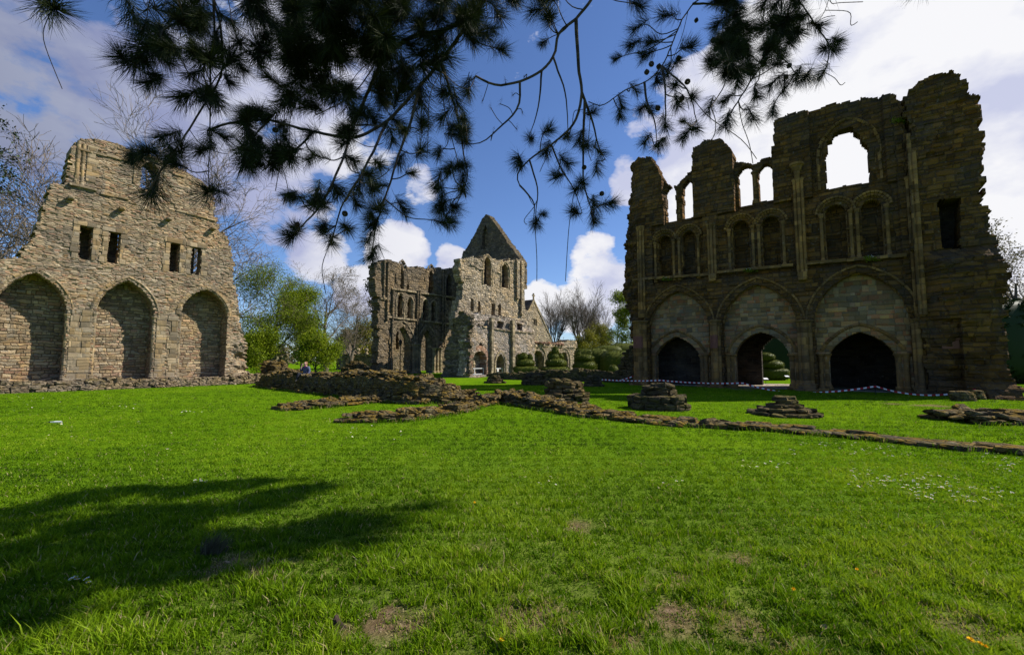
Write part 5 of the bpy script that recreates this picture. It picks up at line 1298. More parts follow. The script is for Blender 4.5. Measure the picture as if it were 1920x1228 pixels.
tree('thicket_tree', 'second twiggy thicket at the very left edge', gp(-60, 42), 16, 19, 'bare', None, twig=TWIG_B)
ev = tree('evergreen_tree', 'dark evergreen whose needles poke in at the left edge', gp(-215, 26), 18.0, 21, 'umbrella', None, LEAF_D, 5000, .10, .24, BARK_D, BARK_D)
tree('leafing_tree', 'tall fresh green tree just right of the three arched ruin', gp(500, 47), 12.2, 31, 'broad', None, LEAF_G, 26000, .075, .55, BARK_D, TWIG_B)
tree('leafing_tree', 'bright green bushy tree in front of the big bare tree', gp(566, 50), 8.0, 33, 'tall', None, LEAF_B, 42000, .075, .5, BARK_D, TWIG_B)
tree('leafing_shrub', 'low bright green shrub beneath the tall fresh green tree', gp(495, 44), 4.8, 35, 'broad', None, LEAF_B, 26000, .08, .38, BARK_D, TWIG_B, cat='shrub')
tree('leafing_shrub', 'low green shrub right behind the rubble mound and person', gp(592, 44), 4.6, 36, 'broad', None, LEAF_B, 20000, .08, .36, BARK_D, TWIG_B, cat='shrub')
tree('bare_tree', 'widest bare tree in the middle distance right of the green trees', gp(612, 62), 16.0, 41, 'broad', 'bare trees left of the gabled ruin', LEAF_BR, 5000, .07, .25)
tree('bare_tree', 'paler bare tree between the widest bare tree and the dark pine', gp(655, 74), 13.5, 43, 'broad', 'bare trees left of the gabled ruin', LEAF_BR, 6000, .08, .3)
tree('pine_beyond', 'dark pine at the left edge of the gabled ruin', gp(699, 88), 14.5, 45, 'tall', None, LEAF_D, 9000, .2, .45, BARK_D, BARK_D)
tree('yellow_bush', 'yellowish bush tree above the far garden wall', gp(688, 84), 8.5, 47, 'broad', None, LEAF_Y, 15000, .12, .5, cat='shrub')
tree('yellow_bush', 'olive bush left of the conical turret', gp(645, 84), 7.5, 49, 'broad', None, LEAF_Y, 12000, .12, .5, cat='shrub')
tree('mop_tree', 'smaller of the two dome headed bare trees, next to the gable', gp(1032, 92), 18.5, 51, 'mop', 'dome headed bare trees', twig=TWIG_B, bark=BARK)
tree('mop_tree', 'wider of the two dome headed bare trees, beyond the tall hedge', gp(1094, 92), 19.2, 53, 'mop', 'dome headed bare trees', twig=TWIG_B, bark=BARK)
tree('mop_tree', 'dome headed bare tree leaning right behind the wider one', gp(1122, 100), 16.5, 54, 'mop', 'dome headed bare trees', twig=TWIG_B, bark=BARK)
tree('leafing_tree', 'slender half leafed tree left of the tall ruin', gp(1154, 74), 11.2, 55, 'tall', None, LEAF_G, 3500, .10, .3, BARK_D, TWIG_B)
tree('leafing_tree', 'green leafed tree half hidden by the left end of the tall ruin', gp(1182, 66), 10, 57, 'tall', None, LEAF_G, 7000, .12, .35, BARK_D, TWIG_B)
tree('yellow_bush', 'golden yellow bush under the wider dome headed tree', gp(1103, 86), 6.6, 59, 'broad', None, LEAF_Y, 12000, .13, .45, cat='shrub')
tree('yellow_bush', 'olive bush between the dome headed trees and the slender tree', gp(1130, 90), 8.5, 61, 'broad', None, LEAF_Y, 10000, .13, .5, cat='shrub')
tree('bare_tree', 'brownish budding tree at the right edge above the dark hedge', gp(1905, 36), 12.2, 63, 'broad', None, LEAF_BR, 9000, .09, .3, twig=TWIG_B)
# far wood closing the horizon
mb = MB(); r = np.random.default_rng(8)
for i in range(150):
    x = r.uniform(-260, 320); y = r.uniform(170, 260); leaves(mb, [(x, y, r.uniform(2, 6 + 3 * vnoise(x * .02, 0, 2))) for _ in range(5)], 160, .9, 2.0, 500 + i)
tag(mb.build('far_wood', LEAF_BR), kind='stuff')

# ------------------------------------------------------------------ clipped yews and hedges
def blobs(name, label, lobes, seed, cat='topiary', group=None, nleaf=9000, mtl=None, lsize=.055, parent=None):
    """clipped yew: closed swelling lobes skinned with many small leaves"""
    mb = MB(); lv = MB(); r = np.random.default_rng(seed)
    tot = sum(b_[1][0] * b_[1][2] for b_ in lobes)
    for i, (c, e_, pw) in enumerate(lobes):
        nu, nv = 28, 16
        th = np.linspace(0, 2 * math.pi, nu, endpoint=False); ph = np.linspace(.02, math.pi - .02, nv)
        TH, PHI = np.meshgrid(th, ph, indexing='ij')
        d = np.stack([np.sin(PHI) * np.cos(TH), np.sin(PHI) * np.sin(TH), np.cos(PHI)], -1)
        dd = np.sign(d) * np.abs(d) ** (1 / pw) if pw != 1 else d
        if pw != 1: dd /= (np.abs(dd) ** 4).sum(-1, keepdims=True) ** .25
        f = 1 + .05 * (fbm(TH * 4 + i, PHI * 5, seed + 40 + i) - .5) + .14 * (fbm(TH * 1.3 + i, PHI * 1.7, seed + i) - .5) * np.sin(PHI)
        V = (dd * f[..., None] * e_ + c).reshape(-1, 3)
        ix = np.arange(nu * nv).reshape(nu, nv)
        q = np.stack([ix[:, :-1], ix[:, 1:], np.roll(ix, -1, 0)[:, 1:], np.roll(ix, -1, 0)[:, :-1]], -1).reshape(-1, 4)
        mb.add(V, q, tint=.42)
        n = int(nleaf * e_[0] * e_[2] / tot)
        jj = r.integers(0, len(V), n); P = V[jj] + r.normal(0, 1, (n, 3)) * np.array(e_) * .022
        leaves(lv, P, n, lsize, .015, seed + i * 7)
    o = mb.build(name, mtl or LEAF_Y2, parent, smooth=True)
    tag(o, label, cat, group)
    lv.build('foliage', mtl or LEAF_Y2, o)
    return o
def lobe(x0, x1, y0, y1, Y, pw=1.0, dep=1.0):
    a, b_ = AT(x0, y1, Y), AT(x1, y0, Y); c = (a + b_) / 2; e_ = (b_[0] - a[0]) / 2
    return (c, np.array([e_, e_ * dep, (b_[2] - a[2]) / 2]), pw)
GT = 'clipped yews by the far ruins'
Yt = 41.5
blobs('clipped_yew', 'clipped yew shaped like a crouching animal before the third far arch', [lobe(962, 1009, 686, 706, Yt, 1.5), lobe(967, 1003, 672, 690, Yt), lobe(971, 991, 662, 677, Yt), lobe(988, 999, 664, 678, Yt)], 1, group=GT)
blobs('clipped_yew', 'tallest clipped yew with a pointed top and round tiers', [lobe(1015, 1067, 687, 706, Yt, 1.5), lobe(1023, 1062, 670, 692, Yt), lobe(1028, 1050, 661, 678, Yt), lobe(1045, 1057, 662, 676, Yt), lobe(1034, 1048, 650, 670, Yt)], 2, group=GT)
blobs('clipped_yew', 'squat two tiered clipped yew before the tall hedge', [lobe(1074, 1119, 674, 700, Yt + 1), lobe(1078, 1114, 664, 679, Yt + 1), lobe(1081, 1090, 661, 670, Yt + 1)], 3, group=GT)
blobs('tall_hedge', 'broad rounded yew hedge behind the squat clipped yew', [lobe(1078, 1112, 654, 712, 47, 1.7), lobe(1095, 1140, 653, 712, 47.5, 1.3)], 4, 'hedge', nleaf=9000)
blobs('dark_hedge', 'dark domed hedge nearest the left end of the tall ruin', [lobe(1126, 1190, 658, 720, 45, 1.2), lobe(1140, 1160, 684, 712, 42)], 5, 'hedge', nleaf=8000)
blobs('back_hedge', 'long low wavy hedge along the back of the garden', [lobe(1117, 1165, 648, 700, 56, 1.2), lobe(1140, 1195, 644, 700, 57, 1.2)], 6, 'hedge', nleaf=8000)
blobs('clipped_yew', 'layered round yew seen through the open doorway', [lobe(1424, 1472, 690, 712, 37.5, 1.2), lobe(1424, 1467, 674, 695, 37.5), lobe(1420, 1451, 661, 678, 37.5)], 7, group=GT, nleaf=7000, lsize=.045)
# tall dark hedge at the right edge
p0 = G(1893, 722); c = np.array([p0[0] + 6.2, p0[1] + 3.5, 3.05])
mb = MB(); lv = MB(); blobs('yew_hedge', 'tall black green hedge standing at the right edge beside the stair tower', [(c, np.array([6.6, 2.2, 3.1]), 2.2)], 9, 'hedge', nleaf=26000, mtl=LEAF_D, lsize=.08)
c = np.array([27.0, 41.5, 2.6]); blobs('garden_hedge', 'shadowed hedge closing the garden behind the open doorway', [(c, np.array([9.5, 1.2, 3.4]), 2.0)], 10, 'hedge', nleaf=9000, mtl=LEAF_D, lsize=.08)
# little white plant labels in the garden
WHITE = plain('white_label', (.75, .75, .73), .5, .04, 5)
for i, (x, y, lab) in enumerate([(1476, 709, 'tilted white plant label right of the round yew behind the doorway'), (1436, 715, 'tilted white plant label at the foot of the round yew behind the doorway')]):
    p = G(x, y + 5); e = empty('plant_label', lab, 'sign', p, group='white plant labels in the garden')
    mb = MB(); box(mb, (-.012, -.012, 0), (.012, .012, .34)); mb.build('stake', BARK_D, e)
    mb = MB(); mb.add([(-.16, -.10, .32), (.16, -.10, .32), (.16, .10, .42), (-.16, .10, .42), (-.16, -.10, .335), (.16, -.10, .335), (.16, .10, .435), (-.16, .10, .435)], [(3, 2, 1, 0), (4, 5, 6, 7), (0, 1, 5, 4), (1, 2, 6, 5), (2, 3, 7, 6), (3, 0, 4, 7)]); mb.build('plate', WHITE, e)

# little plants rooted in the ledges of the tall ruin
for i, (x, y, lab) in enumerate([(1252, 525, 'white flowering weed on the ledge above the left great arch'), (1408, 508, 'white flowering weed on the ledge above the middle great arch'), (1636, 487, 'white flowering weed on the ledge above the right great arch'), (1688, 228, 'fresh green weed in the notch beside the stair tower top')]):
    u, z = PR.px(x, y, -.1); p = PR.world(u, -.08, z + .02); mb = MB(); n_ = 260
    leaves(mb, [(k_ * .07 - .3, 0, .08 * h2(k_, i, 3)) for k_ in range(9)], n_, .045, .07, 900 + i)
    o = mb.build('ledge_weed', LEAF_G); o.location = p; tag(o, lab, 'plant', 'weeds rooted in the tall ruin')
    if i < 3: mb = MB(); leaves(mb, [(k_ * .07 - .3, -.05, .12) for k_ in range(9)], 40, .02, .07, 950 + i); mb.build('blossom', WHITE, o)
# ------------------------------------------------------------------ overhanging pine
PINE_BARK = plain('pine_bark', (.060, .045, .034), .9, .4, 20, attr=True)
NEEDLE = leaf_mat('pine_needles', [(0, (.007, .012, .005)), (.5, (.016, .026, .008)), (1, (.05, .062, .018))], .10, .45, .12)
NEEDLE_B = leaf_mat('brown_pine_needles', [(0, (.05, .03, .02)), (1, (.14, .08, .05))], .2, .6, .2)
CONE = plain('pine_cone', (.05, .035, .025), .8, .4, 60)
def dep(x, y): return 3.9 + .9 * max(0, min(1, (x - 250) / 1250)) + .45 * (float(vnoise(x * .006, y * .006, 301)) - .5) * 2 + (max(0, min(1, (x - 1130) / 80)) * 2.1 * (float(vnoise(x * .009, y * .009, 305)) - .25))
BR = [  # (thickness m, pixels)
 (.030, [(1010, -160), (960, -60), (905, 18), (868, 70), (838, 112), (795, 162), (735, 222), (676, 255), (582, 238), (506, 214), (425, 222), (395, 236)]),
 (.030, [(1200, -150), (1115, 0), (1085, 41), (1047, 69), (1043, 112), (1025, 139), (984, 161), (935, 172), (897, 152)]),
 (.016, [(1085, 46), (1083, 112), (1092, 176), (1088, 210), (1073, 243), (1040, 272), (995, 300), (966, 333), (976, 352)]),
 (.012, [(1092, 176), (1115, 238), (1122, 277), (1136, 300)]), (.012, [(1096, 185), (1094, 270), (1092, 341), (1115, 415)]),
 (.014, [(1400, -60), (1302, 5), (1276, 39), (1258, 86), (1245, 122), (1216, 154), (1172, 169), (1125, 203), (1104, 192)]),
 (.018, [(1520, -120), (1469, 0), (1466, 47), (1451, 83), (1440, 112), (1412, 151), (1391, 187), (1367, 224)]),
 (.016, [(1540, -110), (1485, 0), (1508, 29), (1526, 60), (1547, 86), (1542, 125), (1526, 156)]),
 (.013, [(1400, -60), (1361, 16), (1362, 104), (1366, 128), (1354, 167), (1328, 206)]),
 (.012, [(1302, 12), (1340, 8), (1372, 12), (1400, -40)]), (.009, [(1245, 122), (1274, 152), (1292, 172), (1301, 190), (1304, 222), (1310, 240)]),
 (.011, [(1242, 128), (1249, 170), (1250, 240)]), (.009, [(1452, 90), (1480, 120), (1492, 140)]), (.010, [(1204, 158), (1212, 190), (1228, 220), (1232, 262)]),
 (.020, [(500, -120), (401, -10), (421, 40), (424, 80), (426, 129), (408, 178), (380, 215), (358, 254), (333, 294), (297, 344), (283, 366)]),
 (.009, [(398, 0), (404, 60), (394, 130), (392, 208), (394, 272), (392, 345)]),
 (.014, [(600, -90), (552, 36), (530, 72), (502, 90), (459, 97), (423, 124), (380, 190)]),
 (.012, [(402, 20), (380, 25), (350, 40), (320, 45), (290, 70), (262, 95)]), (.010, [(540, -60), (480, 0), (440, 12), (400, 12)]),
 (.018, [(900, 22), (830, 60), (770, 70), (720, 110), (690, 170), (662, 230), (640, 300), (620, 350), (590, 400), (548, 440)]),
 (.012, [(794, 162), (770, 230), (740, 300), (720, 360), (700, 420), (692, 480)]), (.012, [(836, 114), (850, 190), (866, 250), (868, 300), (880, 330), (868, 352)]),
 (.012, [(735, 222), (700, 290), (672, 340), (640, 385), (622, 455)]), (.014, [(760, -80), (740, 20), (720, 80), (700, 140), (660, 190), (600, 220)]),
 (.014, [(680, -80), (640, 10), (620, 80), (600, 140), (560, 180), (530, 200)]), (.010, [(582, 238), (560, 280), (520, 300), (500, 318)]), (.010, [(506, 214), (480, 250), (462, 300)]),
 (.012, [(840, -60), (820, 20), (812, 90), (820, 160), (828, 225), (850, 310)]), (.010, [(984, 161), (975, 200), (960, 220), (930, 245), (900, 272), (860, 268)]),
 (.009, [(1025, 139), (1010, 190), (1000, 230), (990, 256)]), (.009, [(1043, 112), (1060, 170), (1064, 220), (1066, 258)]), (.008, [(1040, 272), (1052, 320), (1077, 355), (1092, 400)]),
 (.008, [(976, 352), (1006, 380), (1000, 415)]), (.008, [(995, 300), (1012, 360), (1003, 400), (1006, 420)]), (.009, [(690, 170), (740, 180), (764, 160)]), (.008, [(662, 230), (700, 235), (756, 246)]),
 (.022, [(1700, -700, 3.0), (1500, -420, 3.1), (1300, -260, 3.2), (1180, -150, 3.3)]), (.020, [(1800, -600, 3.6), (1560, -330, 3.7), (1400, -210, 3.6), (1250, -100, 3.7)]),
 (.010, [(300, -80), (275, 0), (268, 50), (244, 110)]), (.010, [(150, -90), (110, 0), (112, 20)]), (.008, [(1555, -40), (1556, 10), (1548, 32), (1536, 48)]),
]
B3, BP = [], []
pine = empty('pine_tree', 'old pine whose drooping branches hang across the top of the view', 'tree', (4.6, -3.0, 0))
PO = np.array([4.6, -3.0, 0])
def smooth_path(P, n):
    P = np.array(P, float); L = np.r_[0, np.cumsum(np.linalg.norm(np.diff(P, axis=0), axis=1))]; t = np.linspace(0, L[-1], n)
    Q = np.stack([np.interp(t, L, P[:, a]) for a in range(3)], 1)
    for _ in range(2): Q[1:-1] = (Q[:-2] + 2 * Q[1:-1] + Q[2:]) / 4
    return Q
rp = np.random.default_rng(77)
trunk_top = np.array([3.6, -1.6, 8.2])
BR = [b_ for b_ in BR if b_[1][0][1] < 0] + [b_ for b_ in BR if b_[1][0][1] >= 0]
for i, (th, pts) in enumerate(BR):
    P = [AT(q[0], q[1], q[2] if len(q) > 2 else dep(q[0], q[1])) for q in pts]
    if pts[0][1] >= 0 and B3:   # springs from a branch already there
        AB = np.concatenate(B3); P[0] = AB[int(np.argmin(np.linalg.norm(AB - P[0], axis=1)))]
    if pts[0][1] < 0:    # reaches up out of the view to the limb it grows from
        far = P[0]; hook = far * .45 + trunk_top * .55 + np.array([0, .4, .5]); P = [trunk_top + rp.normal(0, .25, 3), hook] + P
    n = max(8, int(np.linalg.norm(np.diff(P, axis=0), axis=1).sum() / .07))
    Q = smooth_path(P, n)
    Q[2:] += np.cumsum(rp.normal(0, .004, Q[2:].shape), axis=0) * .6
    rad = np.linspace(th * 1.3, th * .38, n)
    mb = MB(); tubes(mb, [(Q[j] - PO, Q[j + 1] - PO, rad[j], rad[j + 1]) for j in range(n - 1)], 7, i)
    mb.build('branch', PINE_BARK, pine, smooth=True)
    B3.append(Q); 
# boughs overhead, out of view to the right, whose shade falls across the lawn
SHADE3 = []
for i, band in enumerate([[(0, 968), (100, 950), (230, 918), (330, 926), (430, 908), (510, 904)], [(120, 1000), (290, 985), (420, 962), (520, 934), (575, 918)], [(-40, 1066), (120, 1040), (250, 1042), (400, 1030), (500, 1026), (570, 1014), (625, 994), (655, 982)], [(-60, 1120), (100, 1096), (200, 1082), (320, 1066)], [(-80, 1175), (40, 1148), (100, 1135)]]):
    P = []
    for x, y in band:
        g = G(x, y); h = 5.0
        for _ in range(8): h = 1.85 + .97 * (g[1] + h * sd[1] / sd[2])
        P.append(g + h * sd / sd[2])
    P = P[::-1]; P = [trunk_top + rp.normal(0, .25, 3), (trunk_top + P[0]) / 2 + np.array([0, .2, .5])] + P
    n = max(10, int(np.linalg.norm(np.diff(P, axis=0), axis=1).sum() / .09)); Q = smooth_path(P, n); Q[2:] += np.cumsum(rp.normal(0, .005, Q[2:].shape), axis=0) * .6; rad = np.linspace(.03, .007, n)
    mb = MB(); tubes(mb, [(Q[j] - PO, Q[j + 1] - PO, rad[j], rad[j + 1]) for j in range(n - 1)], 7, 60 + i); mb.build('branch', PINE_BARK, pine, smooth=True); B3.append(Q)
    F = resample(P[2:], .10)[0]
    for q in F:
        for _ in range(2): SHADE3.append(q + rp.normal(0, .15, 3))
ALLB = np.concatenate(B3)
TF = [(110,22,50),(340,18,48),(358,36,44),(258,50,40),(244,118,46),(222,100,36),(272,86,42),(348,143,30),(333,186,36),(366,104,34),(437,108,38),(398,111,40),(477,79,40),(498,39,40),(462,14,44),(548,22,36),(606,22,40),(624,90,36),(555,143,40),(527,197,36),(609,179,40),(495,140,24),(466,229,34),(430,265,30),(466,308,38),(520,294,40),(448,272,34),(344,265,30),(366,283,30),(280,374,46),(384,364,40),(588,380,34),(472,38,40),(637,38,40),(603,21,40),(620,97,40),(561,148,38),(599,169,38),(696,106,40),(739,85,40),(781,42,40),(705,34,40),(815,85,38),(675,76,40),(764,157,36),(722,161,36),(662,190,36),(828,169,34),(705,233,34),(756,246,32),(823,229,30),(861,246,28),(794,279,32),(739,271,30),(662,229,34),(637,275,30),(671,305,30),(713,313,28),(523,288,36),(455,237,34),(463,313,36),(514,322,32),(586,292,24),(671,364,34),(696,351,30),(582,385,34),(607,385,32),(717,389,32),(654,428,30),(696,428,32),(540,445,32),(620,461,28),(692,487,30),(637,368,34),(688,457,26),(599,432,26),(815,356,16),(866,360,24),(849,317,28),(823,296,24),(870,313,24),(777,326,18),(875,19,36),(916,67,34),(946,97,28),(1013,86,16),(991,22,30),(1028,30,24),(942,37,32),(1118,210,22),(991,258,20),(1032,243,24),(1066,258,20),(1021,292,24),(976,307,28),(1040,333,26),(1085,270,24),(1103,270,24),(1130,292,24),(1070,311,26),(1092,341,24),(1118,326,22),(1077,359,24),(1152,378,26),(1118,389,24),(1073,397,26),(1115,419,24),(1006,423,24),(1021,404,16),(867,225,24),(867,255,26),(869,348,28),
(1206,13,32),(1237,31,28),(1185,60,24),(1211,83,24),(1177,86,24),(1203,107,24),(1151,115,16),(1302,89,28),(1336,109,28),(1336,57,26),(1383,18,34),(1425,23,34),(1445,21,32),(1485,16,30),(1422,60,30),(1498,65,28),(1542,52,26),(1573,81,24),(1563,102,24),(1547,89,24),(1508,148,28),(1490,156,26),(1529,154,26),(1401,133,28),(1373,138,26),(1438,167,28),(1466,177,22),(1380,167,26),(1419,187,26),(1352,193,22),(1232,161,26),(1261,167,24),(1297,182,24),(1271,203,26),(1196,177,20),(1169,206,22),(1164,224,20),(1196,208,22),(1250,240,26),(1222,214,22),(1281,229,16),(1276,263,24),(1229,276,24),(1206,273,22),(1310,242,24),(1357,242,28),(1328,214,24),(1414,229,28),(1448,219,24),(1274,115,22),(1250,148,22),(1401,91,28),(1432,99,28)]
r = np.random.default_rng(12)
for _ in range(48): TF.append((r.uniform(240, 560), r.uniform(50, 320), r.uniform(24, 36)))
for _ in range(34): TF.append((r.uniform(530, 880), r.uniform(230, 480) * r.uniform(.8, 1), r.uniform(22, 30)))
for _ in range(95): TF.append((r.uniform(540, 900), r.uniform(-40, 250) * r.uniform(.3, 1), r.uniform(28, 40)))
for _ in range(46): TF.append((r.uniform(1330, 1500), r.uniform(-40, 150), r.uniform(24, 32)))
for _ in range(24): TF.append((r.uniform(330, 600), r.uniform(-40, 120), r.uniform(30, 40)))
for _ in range(40): TF.append((r.uniform(1380, 2000), r.uniform(-420, -60), r.uniform(32, 44)))
for _ in range(14): TF.append((r.uniform(880, 1030), r.uniform(-40, 60), r.uniform(24, 34)))
TF = [t for k_, t in enumerate(TF) if k_ < 200 or not (235 < t[0] < 345 and 235 < t[1] < 345)]
TF = [t if len(t) == 4 else (*t, 0) for t in TF]
for _ in range(30): TF.append((r.uniform(500, 1100), r.uniform(-320, -50), r.uniform(30, 42), 0))
BRN = [(948, 154), (961, 180), (937, 195), (920, 202), (982, 146), (980, 213), (969, 243), (925, 247), (905, 190)]
def tuft_mesh(seed, n=400, brown=False):
    rr = np.random.default_rng(seed)
    # needles spring from the last stretch of the shoot and lean forward
    s = rr.random(n) ** .7; th = rr.random(n) * 6.283; fw = rr.normal(.55, .42, n) + s * .7
    d = np.stack([np.cos(th), np.sin(th), fw], 1); d /= np.linalg.norm(d, axis=1)[:, None]
    b0 = np.stack([0 * s, 0 * s, (s - 1) * rr.uniform(.75, 1.15)], 1) + rr.normal(0, .012, (n, 3)); L = rr.uniform(.55, 1.1, n)[:, None]
    b0[:, 0] += .18 * rr.normal() * (s - 1) ** 2; th0 = rr.uniform(0, 6.28); d[:, :2] += np.array([math.cos(th0), math.sin(th0)]) * rr.uniform(0, .45); d /= np.linalg.norm(d, axis=1)[:, None]
    sag = np.zeros((n, 3)); md = b0 + d * L * .55; e = b0 + d * L + rr.normal(0, .05, (n, 3))
    sdv = np.cross(d, rr.normal(0, 1, (n, 3))); sdv /= np.linalg.norm(sdv, axis=1)[:, None]; wd = .0062
    V = np.stack([b0 - sdv * wd, b0 + sdv * wd, md + sdv * wd, md - sdv * wd, e], 1)
    return V.reshape(-1, 3), n
def needles_mb(V, n, t):
    mb = MB(); k = np.arange(n) * 5; mb.v.append(V); mb.n = len(V)
    mb.q.append(np.stack([k, k + 1, k + 2, k + 3], 1)); mb.tq.append(t); mb.t.append(np.stack([k + 3, k + 2, k + 4], 1)); mb.tt.append(t); return mb
base = []
for q in range(12):
    V, n = tuft_mesh(900 + q, int(rp.integers(280, 460))); base.append((V, needles_mb(V, n, np.random.default_rng(q).random(n)).build('needle_tuft', NEEDLE, pine)))
TW, stuff = [], []
def quat_to(d): return Vector(d).to_track_quat('Z', 'Y')
order = sorted(range(len(TF)), key=lambda i: -TF[i][2] if 0 < TF[i][1] < 520 else 0)
shown = set(order[:94])
nb = 0
TF = [t + (None,) for t in TF] + [(-9, -99, 40, 4.5, q) for q in SHADE3]
for i, (x, y, rr_, yy, p3) in enumerate(TF):
    Y = yy or dep(x, y) + r.normal(0, .22); p = AT(x, y, Y) if p3 is None else p3
    c = ALLB + (0)
    dist = np.linalg.norm(ALLB - p, axis=1) + .5 * np.clip(p[2] - ALLB[:, 2], 0, None) + .12 * (np.linalg.norm(ALLB - p, axis=1) < .08)
    j = int(np.argmin(dist)); a = ALLB[j]
    v = p - a; L = np.linalg.norm(v) + 1e-6
    d = v / L * .8 + np.array([0, -.1, -.45]) * .7 + r.normal(0, .3, 3); d /= np.linalg.norm(d)
    size = rr_ / FPX * Y * (1.42 if rr_ >= 36 else 1.24)
    tip = p - d * size * .15
    if L > .05:
        m1 = a * .6 + tip * .4 + np.array([0, 0, -.10 * L]) + r.normal(0, .06 * L, 3); m2 = tip - d * size * .9
        Q = smooth_path([a, m1, m2, tip], max(7, int(L / .05)))
        rad = np.linspace(.0065, .004, len(Q)); TW += [(Q[q] - PO, Q[q + 1] - PO, rad[q], rad[q + 1]) for q in range(len(Q) - 1)]
    qt = quat_to(d); qt.rotate(Quaternion(Vector(d), r.uniform(0, 6.28)))
    if i in shown:
        if nb < 12: o = base[nb][1]
        else: o = base[i % 12][1].copy(); COL.objects.link(o); o.parent = pine
        nb += 1
        o.location = tip - PO; o.rotation_mode = 'QUATERNION'; o.rotation_quaternion = qt; o.scale = (size, size, size * r.uniform(.9, 1.25))
    else:
        M = np.array(Matrix.LocRotScale(Vector(tip - PO), qt, Vector((size,) * 3)))
        V = base[i % 12][0] @ M[:3, :3].T + M[:3, 3]; stuff.append(V)
V = np.concatenate(stuff); n = len(V) // 5
o = needles_mb(V, n, r.random(n)).build('smaller_needle_tufts', NEEDLE, pine); o['kind'] = 'stuff'
# withered brown tufts
for i, (x, y) in enumerate(BRN):
    Y = dep(x, y); p = AT(x, y, Y); V, n = tuft_mesh(950 + i, 40); qt = quat_to(np.array([r.normal(0, .4), r.normal(0, .3), -1.0])); s = .075
    M = np.array(Matrix.LocRotScale(Vector(p - PO), qt, Vector((s * .6, s * .6, s)))); o = needles_mb(V @ M[:3, :3].T + M[:3, 3], n, r.random(n)).build('withered_tuft', NEEDLE_B, pine)
    j = int(np.argmin(np.linalg.norm(ALLB - p, axis=1))); Q = smooth_path([ALLB[j], (ALLB[j] + p) / 2 + r.normal(0, .03, 3), p], 8); TW += [(Q[q] - PO, Q[q + 1] - PO, .004, .004) for q in range(7)]
# bare hanging twigs between
for i in range(170):
    j = r.integers(0, len(ALLB)); a = ALLB[j]
    if a[1] < 3: continue
    v = np.array([r.normal(0, .2), r.normal(0, .12), -abs(r.normal(.12, .22))]); Q = smooth_path([a, a + v * .5 + r.normal(0, .05, 3), a + v, a + v * 1.3 + r.normal(0, .07, 3)], 12)
    TW += [(Q[q] - PO, Q[q + 1] - PO, .0042, .0036) for q in range(11)]
mb = MB(); tubes(mb, TW, 5, 9); o = mb.build('fine_twigs', PINE_BARK, pine, smooth=True); o['kind'] = 'stuff'
mb0 = None
for i, (x, y) in enumerate([(1237, 119), (1220, 122), (1212, 130), (1307, 33), (1271, 104), (1287, 150), (1230, 198), (1336, 74), (1484, 118), (485, 254), (537, 240), (301, 58), (515, 240), (650, 398), (560, 416), (1093, 310), (1126, 361), (1279, 179), (1471, 140)]):
    p = AT(x, y, dep(x, y)); 
    if mb0 is None:
        mb0 = MB()
        for q in range(7): lathe(mb0, (0, 0), [(.022 * math.sin(math.pi * (q + .3) / 7.4), .056 * q / 7), (.027 * math.sin(math.pi * (q + .9) / 7.9), .056 * (q + .75) / 7), (.018 * math.sin(math.pi * (q + 1) / 7.6), .056 * (q + 1) / 7)], 9, tint=.5)
        o = cone = mb0.build('pine_cone', CONE, pine)
    else: o = cone.copy(); COL.objects.link(o); o.parent = pine
    o.location = p - PO; o.rotation_euler = (math.pi + r.normal(0, .6), r.normal(0, .6), 0)
    o.scale = (1.1,) * 3
mb = MB(); Q = smooth_path([(0, 0, -.1), (-.05, .1, 2), (.0, .3, 4.5), (-.5, .9, 6.8), tuple(trunk_top - PO), tuple(trunk_top - PO + np.array([-.3, .2, 2.5]))], 26); rad = np.linspace(.36, .07, 26); rad[:3] *= 1.2
tubes(mb, [(Q[q], Q[q + 1], rad[q], rad[q + 1]) for q in range(25)], 14, 1); mb.build('trunk', PINE_BARK, pine, smooth=True)

# ------------------------------------------------------------------ barrier tape
def tape(name, label, pts, sags, w=.075):
    """striped plastic ribbon hung between stakes"""
    P = []
    for i in range(len(pts) - 1):
        a, b = pts[i], pts[i + 1]; n = 26
        for j in range(n):
            f = j / n; q = a * (1 - f) + b * f; L = np.linalg.norm(b - a); q = q - np.array([0, 0, 1]) * (4 * f * (1 - f)) * L * sags[i]; P.append(q)
    P.append(pts[-1]); P = np.array(P); L = np.r_[0, np.cumsum(np.linalg.norm(np.diff(P, axis=0), axis=1))]
    n = int(L[-1] / .13); t = np.linspace(0, L[-1], n); Q = np.stack([np.interp(t, L, P[:, a]) for a in range(3)], 1)
    mb = MB()
    for j in range(n - 1):
        a, b = Q[j], Q[j + 1]; tw = .5 * math.sin(j * .09); o_ = np.array([math.sin(tw) * .4, 0, math.cos(tw)]) * w / 2; s_ = np.array([.012, 0, 0]) if True else 0
        dv = np.array([S_DIR[0], S_DIR[1], 0]) * .004
        mb.add([a - o_, b - o_ + s_ * 0, b + o_, a + o_, a - o_ + dv, b - o_ + dv, b + o_ + dv, a + o_ + dv], [(0, 1, 2, 3), (7, 6, 5, 4), (0, 4, 5, 1), (3, 2, 6, 7)], tint=float(j % 2))
    m = bpy.data.materials.get('striped_tape')
    if m is None:
        m, nt, b = mat('striped_tape'); at = nd(nt, 'ShaderNodeAttribute', attribute_name='tint'); lk(nt, ramp(nt, at.outputs['Fac'], [(0, (.78, .76, .76)), (.5, (.42, .03, .04))], 'CONSTANT'), b.inputs['Base Color']); b.inputs['Roughness'].default_value = .35
    return tag(mb.build(name, m), label, 'barrier tape')
def tp(x, y, d=-1.3):
    u, z = PR.px(x, y, d); return PR.world(u, d, z)
